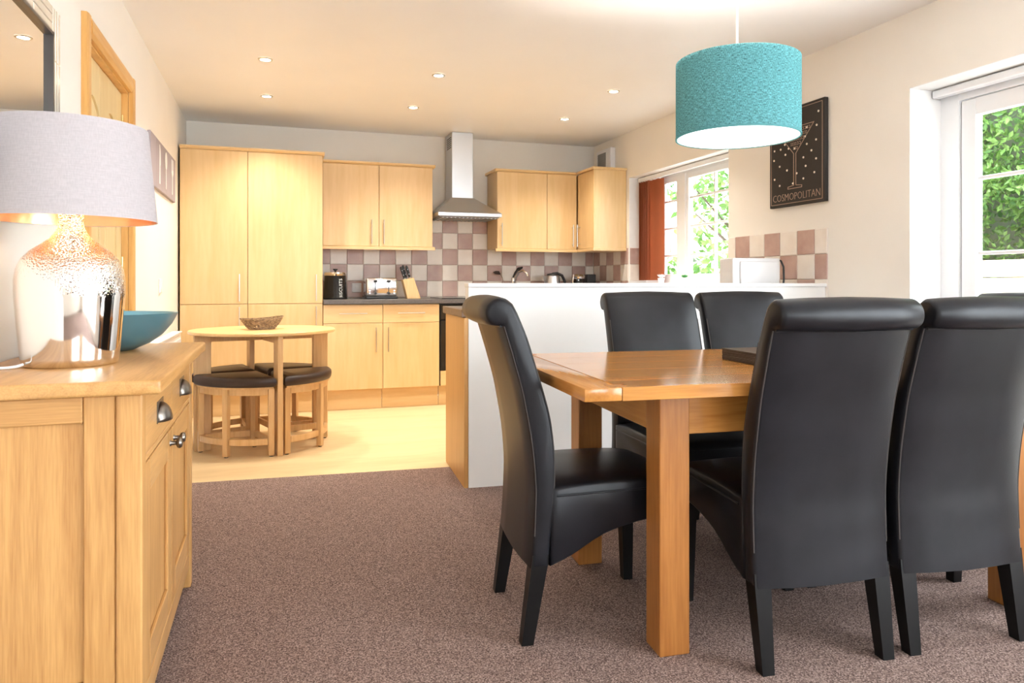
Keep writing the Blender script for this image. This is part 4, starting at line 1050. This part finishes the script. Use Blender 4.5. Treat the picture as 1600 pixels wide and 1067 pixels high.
for k in range(3):
    a = k * 2 * PI / 3 + 0.4; mb.cyl((0, 0, 0.59), (0.175 * math.cos(a), 0.175 * math.sin(a), 0.60), 0.002, 6)
mb.build('spider_frame', 'brass', lm, local=True)
ll = bpy.data.lights.new('lamp_glow', 'POINT'); ll.energy = 5; ll.color = (1.0, 0.90, 0.78); ll.shadow_soft_size = 0.03
lo = bpy.data.objects.new('lamp_glow', ll); lo.location = (0, 0, 0.50); C.objects.link(lo); lo.parent = lm
cb_ = MB().tube([(-0.580, 2.045, SBZ + 0.010), (-0.592, 2.035, SBZ + 0.006), (-0.605, 2.03, SBZ + 0.0045), (-0.64, 2.02, SBZ + 0.0045), (-0.672, 2.015, SBZ + 0.0045), (-0.684, 2.012, SBZ + 0.0045)], 0.0035, 8)
cb_.build('power_cord', 'white_plastic', lm, smooth=True)

# teal bowl
bo = thing('bowl', 'wide shallow teal bowl behind the lamp on the sideboard', 'bowl', (-0.485, 2.53, SBZ))
MB().lathe([(0.0, 0.001), (0.066, 0.0), (0.112, 0.020), (0.148, 0.046), (0.176, 0.080), (0.194, 0.115)], (0, 0, 0), 56, cap=False).build('outside', 'teal_glaze', bo, local=True, smooth=True, angle=None)
MB().lathe([(0.194, 0.115), (0.189, 0.114), (0.170, 0.084), (0.142, 0.052), (0.106, 0.027), (0.060, 0.009), (0.0, 0.008)], (0, 0, 0), 56, cap=False).build('inside', 'teal_inside', bo, local=True, smooth=True, angle=None)

# ------------------------------------------------------------------ dining table
TA = -0.075
tb = thing('dining_table', 'orange oak extending dining table with thick square legs', 'table', (0.765, 1.722, 0), TA)
TL, TD, TZ = 1.82, 0.945, 0.772
ew = 0.105
for x0, x1 in ((0.0, ew), (TL - ew, TL)):
    box('end_board', x0, x1 - 0.0, 0.0, TD, TZ - 0.036, TZ, 'table_y', tb, b=0.004, seg=2, local=True, smooth=True)
nb = 5; bwid = TD / nb
for k in range(nb):
    for x0, x1 in ((ew + 0.001, TL * 0.5 - 0.0008), (TL * 0.5 + 0.0008, TL - ew - 0.001)):
        box('plank', x0, x1, k * bwid + 0.0002, (k + 1) * bwid - 0.0002, TZ - 0.036, TZ - 0.0002, 'table_x', tb, b=0.0008, local=True)
for x0 in (ew - 0.03, TL - ew - 0.02):
    for y0 in (0.02, TD - 0.055): box('tenon', x0, x0 + 0.05, y0, y0 + 0.035, TZ - 0.002, TZ + 0.0005, 'table_z', tb, local=True)
lw = 0.092
lx = (0.252, TL - 0.252 - lw); ly = (0.085, TD - 0.085 - lw)
for x0 in lx:
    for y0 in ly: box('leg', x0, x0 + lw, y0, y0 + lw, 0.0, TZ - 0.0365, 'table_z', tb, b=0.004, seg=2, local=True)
az0, az1 = 0.618, TZ - 0.037
for y0 in (ly[0] + 0.012, ly[1] + lw - 0.037): box('apron', lx[0] + lw, lx[1], y0, y0 + 0.025, az0, az1, 'table_x', tb, b=0.002, local=True)
for x0 in (lx[0] + 0.012, lx[1] + lw - 0.037): box('apron', x0, x0 + 0.025, ly[0] + lw, ly[1], az0, az1, 'table_y', tb, b=0.002, local=True)

# stacks of place mats and coasters
pm_proto = None
lab = ['lowest', 'second from bottom', 'third from bottom', 'middle', 'fourth from top', 'third from top', 'second from top', 'topmost']
for k in range(8):
    o = MB().box(-0.145, 0.145, -0.11, 0.11, 0, 0.0048, 0.0012).build('placemat', 'leather_brown') if pm_proto is None else pm_proto.copy()
    if pm_proto is None: pm_proto = o
    else: C.objects.link(o)
    o.location = (1.675 + random.uniform(-.002, .002), 2.125 + random.uniform(-.002, .002), TZ + 0.0006 + k * 0.0050); o.rotation_euler = (0, 0, -0.06 + random.uniform(-.012, .012))
    tag(o, lab[k] + ' dark leather place mat in the stack on the dining table', 'placemat', 'place mats stacked on the table')
cs = None
labc = ['lowest', 'second', 'third', 'fourth', 'topmost']
for k in range(5):
    o = MB().box(-0.05, 0.05, -0.05, 0.05, 0, 0.0048, 0.0012).build('coaster', 'leather_brown') if cs is None else cs.copy()
    if cs is None: cs = o
    else: C.objects.link(o)
    o.location = (1.735 + random.uniform(-.004, .004), 2.13 + random.uniform(-.003, .003), TZ + 0.0006 + 8 * 0.0050 + k * 0.0050); o.rotation_euler = (0, 0, -0.06 + random.uniform(-.05, .05))
    tag(o, labc[k] + ' dark coaster of the pile standing on the place mats', 'coaster', 'coasters on the place mats')

# ------------------------------------------------------------------ dining chairs
def catmull(pts, sub=4, closed=False):
    out = []; n = len(pts)
    rng = range(n if closed else n - 1)
    for i in rng:
        p0 = Vector(pts[(i - 1) % n] if closed or i > 0 else pts[i]); p1 = Vector(pts[i]); p2 = Vector(pts[(i + 1) % n]); p3 = Vector(pts[(i + 2) % n] if closed or i + 2 < n else pts[(i + 1) % n])
        for k in range(sub):
            t_ = k / sub
            out.append(tuple(0.5 * ((2 * p1) + (-p0 + p2) * t_ + (2 * p0 - 5 * p1 + 4 * p2 - p3) * t_ ** 2 + (-p0 + 3 * p1 - 3 * p2 + p3) * t_ ** 3)))
    if not closed: out.append(tuple(pts[-1]))
    return out
CW = 0.212      # half width
def slab_loft(outline, halfs, name, material, parent):
    """outline in (y,z) carried across the width; halfs: list of (x, inset)"""
    rings = [[(x, p[0], p[1]) for p in (offset_poly(outline, ins) if ins else outline)] for x, ins in halfs]
    return MB().ring_loft(rings).build(name, material, parent, local=True, smooth=True, angle=50)
def make_chair():
    t = thing('dining_chair', 'x', 'chair', (0, 0, 0), 0, 'black leather dining chairs round the oak table')
    back = [(-0.008, 0.222), (0.0, 0.316), (0.003, 0.386), (0.004, 0.463), (-0.006, 0.575), (-0.024, 0.68), (-0.038, 0.745), (-0.066, 0.844), (-0.090, 0.922)]
    roll = [(-0.100, 0.924), (-0.122, 0.928), (-0.137, 0.945), (-0.140, 0.968), (-0.129, 0.990), (-0.107, 1.003), (-0.082, 1.002), (-0.060, 0.986)]
    front = [(-0.046, 0.960), (-0.016, 0.888), (0.009, 0.809), (0.031, 0.738), (0.047, 0.681), (0.058, 0.625), (0.067, 0.538), (0.066, 0.426), (0.054, 0.31), (0.046, 0.222)]
    ol = catmull(back, 3) + catmull(roll, 3) + catmull(front, 3)
    edge = [(-CW, 0.012), (-CW + 0.003, 0.005), (-CW + 0.011, 0.0)]
    halfs = edge + [(-CW * 0.5, -0.004), (0, -0.006), (CW * 0.5, -0.004)] + [(-a, b2) for a, b2 in reversed(edge)]
    br = slab_loft(ol, halfs, 'backrest', 'leather', t)
    # stitched seams down both sides and a piping line under the roll
    for sx in (-1, 1):
        mb = MB().tube([(sx * (CW - 0.004), p[0] - 0.004, p[1]) for p in catmull(front[1:-2], 3)], 0.0019, 6)
        mb.tube([(sx * (CW - 0.004), p[0] + 0.004, p[1]) for p in catmull(back[1:], 3)], 0.0019, 6)
        mb.build('side_seam', 'stitch', br, local=True)
    MB().tube([(x, -0.096, 0.9225) for x in (-CW + 0.006, -0.1, 0, 0.1, CW - 0.006)], 0.0032, 8).build('piping', 'leather', br, local=True)
    # seat: cushion above a skirt that sweeps down to the back legs
    top = [(0.050, 0.452), (0.15, 0.462), (0.28, 0.464), (0.40, 0.460), (0.458, 0.450), (0.476, 0.436), (0.480, 0.424)]
    low = [(0.479, 0.40), (0.474, 0.347), (0.40, 0.343), (0.32, 0.333), (0.216, 0.305), (0.117, 0.251), (0.052, 0.224)]
    so_ = catmull(top, 3) + catmull(low, 3)
    W2 = CW + 0.002
    edge = [(-W2, 0.010), (-W2 + 0.004, 0.003), (-W2 + 0.012, 0.0)]
    halfs = edge + [(-W2 * 0.5, -0.006), (0, -0.009), (W2 * 0.5, -0.006)] + [(-a, b2) for a, b2 in reversed(edge)]
    st = slab_loft(so_, halfs, 'seat', 'leather', t)
    pts = [(-W2 - 0.001, 0.070, 0.430), (-W2 - 0.001, 0.25, 0.433), (-W2 - 0.001, 0.44, 0.436), (-W2 + 0.012, 0.478, 0.432), (0, 0.488, 0.432), (W2 - 0.012, 0.478, 0.432), (W2 + 0.001, 0.44, 0.436), (W2 + 0.001, 0.25, 0.433), (W2 + 0.001, 0.070, 0.430)]
    MB().tube(pts, 0.0032, 8).build('piping', 'leather', st, local=True)
    for sx in (-1, 1):
        cx = sx * (CW - 0.026)
        def sq(c, y, z, a): return [(c - a, y - a, z), (c + a, y - a, z), (c + a, y + a, z), (c - a, y + a, z)]
        MB().ring_loft([sq(cx, -0.016, 0.0, 0.0175), sq(cx, 0.018, 0.225, 0.024), sq(cx, 0.022, 0.26, 0.024)]).build('leg', 'black_leg', t, local=True)
        MB().ring_loft([sq(cx, 0.448, 0.0, 0.0165), sq(cx, 0.442, 0.345, 0.024), sq(cx, 0.442, 0.37, 0.024)]).build('leg', 'black_leg', t, local=True)
    return t
chair = make_chair()
spots = [((0.728, 2.168), -PI / 2 - 0.085, 'black leather scroll-back chair at the left end of the dining table'),
         ((1.440, 1.630), -0.095, 'nearest black leather chair, seen from behind, beside the front table leg'),
         ((1.902, 1.590), -0.095, 'black leather chair seen from behind at the right edge of the photo'),
         ((1.585, 2.800), PI - 0.075, 'black leather chair across the table, left one facing the viewer before the half wall'),
         ((2.045, 2.765), PI - 0.075, 'black leather chair across the table facing the viewer, nearer the garden door'),
         ((2.735, 2.085), PI / 2 - 0.075, 'black leather chair at the far right end of the table by the garden door')]
for i, (p, a, lb) in enumerate(spots):
    o = chair if i == 0 else copy_tree(chair)
    o.location = (p[0], p[1], 0); o.rotation_euler = (0, 0, a); o['label'] = lb

# ------------------------------------------------------------------ round table and nesting stools
RT = (-0.065, 5.03); RA = math.radians(14)
rt = thing('round_table', 'round pale wood kitchen table with board legs over nested stools', 'table', (RT[0], RT[1], -0.005), RA)
RZ, RR = 0.751, 0.458
MB().lathe([(0.0, RZ - 0.020), (RR - 0.004, RZ - 0.020), (RR, RZ - 0.016), (RR, RZ - 0.004), (RR - 0.004, RZ), (0.0, RZ)], (0, 0, 0), 72, cap=False).build('top', 'rt_top', rt, local=True, smooth=True)
for k in range(4):
    M = Matrix.Rotation(k * PI / 2, 4, 'Z')
    lg = MB().box(0.325, 0.425, -0.016, 0.016, 0.0, RZ - 0.0205, 0.002, M=M).build('leg', 'rt_wood', rt, local=True)
    MB().box(0.02, 0.325, -0.012, 0.012, RZ - 0.07, RZ - 0.0205, 0.001, M=M).build('rail', 'rt_wood', rt, local=True)
def sector(r0, r1, a0, a1, n=14):
    return [(r1 * math.cos(a0 + (a1 - a0) * i / n), r1 * math.sin(a0 + (a1 - a0) * i / n)) for i in range(n + 1)] + \
           ([(r0 * math.cos(a1 - (a1 - a0) * i / n), r0 * math.sin(a1 - (a1 - a0) * i / n)) for i in range(n + 1)] if r0 > 0 else [])
def make_stool():
    t = thing('stool', 'x', 'stool', (RT[0], RT[1], -0.005), RA, 'wedge stools under the round table')
    ga = 0.065; a0, a1 = ga, PI / 2 - ga; am = PI / 4
    ap = (0.030, 0.030)
    arc = [(0.432 * math.cos(a0 + (a1 - a0) * i / 18), 0.432 * math.sin(a0 + (a1 - a0) * i / 18)) for i in range(19)]
    poly = arc + [(0.055, 0.075), (0.042, 0.058), (0.042, 0.042), (0.058, 0.042), (0.075, 0.055)][:0] + [(0.040, 0.060), (0.040, 0.040), (0.060, 0.040)]
    def rg(ins, z): return [(p[0], p[1], z) for p in (offset_poly(poly, ins) if ins else poly)]
    zt = 0.486
    MB().ring_loft([rg(0.006, zt - 0.062), rg(0.0, zt - 0.052), rg(-0.003, zt - 0.032), rg(0.0, zt - 0.014), rg(0.010, zt - 0.004), rg(0.022, zt)]).build('cushion', 'leather_brown', t, local=True, smooth=True, angle=60)
    zb = zt - 0.063
    MB().prism(offset_poly(poly, 0.012), 'z', zb - 0.012, zb).build('seat_board', 'rt_wood', t, local=True)
    li = PI / 2 * 0.115
    feet = [(0.395, a0 + 0.055), (0.405, am), (0.395, a1 - 0.055)]
    lw_ = 0.017
    for r, a in feet + [(0.105, am)]:
        M = Matrix.Rotation(a, 4, 'Z') @ Matrix.Translation((r, 0, 0))
        lg = MB().box(-lw_, lw_, -lw_, lw_, 0.006, zb - 0.012, 0.002, M=M).build('leg', 'rt_wood', t, local=True)
        MB().cyl(M @ Vector((0, 0, 0)), M @ Vector((0, 0, 0.007)), 0.012, 10).build('glide', 'black_plastic', lg, local=True)
    for z0, z1, nm in ((zb - 0.05, zb - 0.0125, 'apron'), (0.072, 0.110, 'stretcher')):
        for u, w in ((0, 1), (1, 2)):
            b0, b1 = feet[u][1] + 0.05, feet[w][1] - 0.05
            MB().prism(sector(0.385, 0.408, b0, b1, 8), 'z', z0, z1, b=0.0015).build(nm, 'rt_wood', t, local=True)
        for k in (0, 2):
            r, a = feet[k]
            p1 = Vector((r * math.cos(a), r * math.sin(a), 0)); p0 = Vector((0.105 * math.cos(am), 0.105 * math.sin(am), 0))
            d = (p1 - p0); l = d.length; ang = math.atan2(d.y, d.x)
            M = Matrix.Translation(p0) @ Matrix.Rotation(ang, 4, 'Z')
            MB().box(0.024, l - 0.022, -0.010, 0.010, z0, z1, 0.0015, M=M).build(nm, 'rt_wood', t, local=True)
    return t
stool = make_stool()
st_lab = ['wedge stool with brown leather seat under the round table, rear right', 'wedge stool with brown leather seat under the round table, rear left',
          'wedge stool with brown leather seat under the round table, front left by the sideboard', 'wedge stool with brown leather seat under the round table, front right by the base cabinets']
for k in range(4):
    o = stool if k == 0 else copy_tree(stool)
    o.rotation_euler = (0, 0, RA + k * PI / 2); o['label'] = st_lab[k]

# wicker basket on the round table
bk = thing('basket', 'small woven twig basket with a dipped rim on the round table', 'basket', (-0.075, 5.02, RZ - 0.005), 0.35)
def bring(q, ph):
    """point on the basket wall: q 0 bottom..1 rim"""
    rx = 0.082 + 0.054 * q ** 0.8; ry = 0.065 + 0.040 * q ** 0.8
    return Vector((rx * math.cos(ph), ry * math.sin(ph), 0.005 + 0.062 * q + 0.016 * q * (math.cos(ph) ** 2) * (1 if math.cos(ph) > 0 else 0.3)))
mb = MB(); rows = 9
for r in range(rows):
    q = r / (rows - 1)
    pts = []
    for j in range(57):
        ph = 2 * PI * j / 56; p = bring(q, ph); nrm = Vector((math.cos(ph), math.sin(ph), 0))
        pts.append(p + nrm * 0.0022 * (1 if (j // 2 + r) % 2 else -1) + Vector((0, 0, random.uniform(-.0012, .0012))))
    mb.tube(pts, 0.0034, 5)
mb.build('weave', 'wicker', bk, local=True)
for j in range(28):
    ph = 2 * PI * j / 28
    MB().tube([bring(q, ph) for q in (0, 0.35, 0.7, 1.03)], 0.0024, 5).build('rib', 'wicker', bk, local=True)
MB().lathe([(0.0, 0.002), (0.082, 0.002), (0.082, 0.007), (0.0, 0.007)], (0, 0, 0), 28, cap=False, sy=0.79).build('base', 'wicker', bk, local=True)

# ------------------------------------------------------------------ garden
struct(box('ground', XO, 14, -2, 18, -0.16, -0.06, 'patio'), 'pale paved garden ground outside the windows', 'ground')
struct(box('ground_front', -8, 10, -14, YR - 0.16, -0.16, -0.06, 'patio'), 'pale paving outside the added rear window', 'ground')
gw = thing('retaining_wall', 'low wall of pale timber boards in front of the hedge', 'garden wall', (4.95, 4.2, -0.06))
bh = 0.128
for r in range(10):
    for k in range(3):
        y0 = 0.9 + k * 1.9 + (0.7 if r % 2 else 0)
        box('board', 4.93, 4.975, y0, y0 + 1.892, -0.06 + r * bh, -0.06 + (r + 1) * bh - 0.006, 'fence_wood', gw, b=0.004)
for k in range(3): box('post', 4.976, 5.06, 1.4 + k * 1.9, 1.49 + k * 1.9, -0.06, 1.18, 'fence_wood', gw)
def leaves(mb, n, fn, size, rnd):
    for _ in range(n):
        c = Vector(fn(rnd)); s_ = size * rnd.uniform(0.6, 1.3)
        a = Vector((rnd.gauss(0, 1), rnd.gauss(0, 1), rnd.gauss(0, 1))).normalized()
        b2 = a.orthogonal().normalized(); b2.rotate(Matrix.Rotation(rnd.uniform(0, 6.28), 3, a)); nn = a.cross(b2)
        mb.add([c - a * s_, c + b2 * s_ * 0.5 + nn * s_ * 0.12, c + a * s_, c - b2 * s_ * 0.5 + nn * s_ * 0.12], [(0, 1, 2, 3)])
rnd = random.Random(11)
hg = thing('hedge', 'dense bright green hedge behind the timber boards outside the garden door', 'hedge', (5.9, 4.4, -0.06))
def hedge_pt(r):
    y = r.uniform(1.6, 6.2); z = r.uniform(0.9, 3.9)
    bump = 0.22 * math.sin(y * 3.1 + z * 1.7) + 0.16 * math.sin(y * 6.3 - z * 4.1) + 0.1 * math.sin(z * 9 + y * 2)
    return (5.45 + bump + r.random() ** 2 * 0.5, y, z)
mb = MB(); leaves(mb, 42000, hedge_pt, 0.032, rnd); fo = mb.build('foliage', 'leaf', hg); fo['kind'] = 'stuff'
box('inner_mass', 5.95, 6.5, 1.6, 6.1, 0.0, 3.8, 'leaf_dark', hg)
for k in range(5): MB().tube([(5.85, 2.0 + k * 0.95, -0.06), (5.80, 2.05 + k * 0.95, 1.2), (5.85, 1.95 + k * 0.95, 2.6)], [0.05, 0.04, 0.02], 8).build('stem', 'soil', hg, smooth=True)
# shrub seen through the kitchen window
sh = thing('garden_tree', 'leafy green climber seen through the kitchen window', 'tree', (5.2, 7.9, -0.06))
def tree_pt(r):
    while True:
        x, y, z = r.uniform(-0.75, 0.75), r.uniform(-0.75, 0.75), r.uniform(0.5, 3.2)
        if math.sin(x * 6 + z * 4) + math.sin(y * 5 - z * 6) + math.sin(z * 3.7 + x * 3) > -0.2: return (5.35 + x, 7.55 + y, z)
mb = MB(); leaves(mb, 3600, tree_pt, 0.06, rnd); fo = mb.build('foliage', 'leaf', sh); fo['kind'] = 'stuff'
MB().tube([(5.35, 7.55, -0.06), (5.32, 7.57, 1.2), (5.38, 7.5, 2.6)], [0.06, 0.05, 0.02], 10).build('trunk', 'soil', sh, smooth=True)
for k in range(6):
    a = k * 1.05; MB().tube([(5.33, 7.57, 1.1 + k * 0.2), (5.33 + 0.5 * math.cos(a), 7.57 + 0.5 * math.sin(a), 1.5 + k * 0.22)], [0.02, 0.008], 6).build('branch', 'soil', sh)
lo_ = thing('low_shrub', 'low grey green shrub at the foot of the trellis outside', 'shrub', (5.5, 8.9, -0.06))
def low_pt(r): return (r.uniform(4.4, 6.6), r.uniform(8.5, 9.25), 0.4 + min(1.0, abs(r.gauss(0, 0.4))))
mb = MB(); leaves(mb, 1800, low_pt, 0.05, rnd); fo = mb.build('foliage', 'leaf_dark', lo_); fo['kind'] = 'stuff'
for k in range(5): MB().tube([(4.6 + k * 0.45, 8.9, -0.06), (4.62 + k * 0.45, 8.92, 0.7)], [0.02, 0.01], 6).build('stem', 'soil', lo_)
tf = thing('slat_fence', 'weathered horizontal slat fence seen through the kitchen window', 'fence', (5.4, 9.4, -0.06))
for r in range(13):
    box('slat', 4.2, 6.6, 9.40, 9.42, 0.1 + r * 0.155, 0.1 + r * 0.155 + 0.115, 'fence_grey', tf, b=0.003)
for k in range(3): box('post', 4.25 + k * 1.1, 4.34 + k * 1.1, 9.42, 9.51, -0.06, 2.2, 'fence_grey', tf)
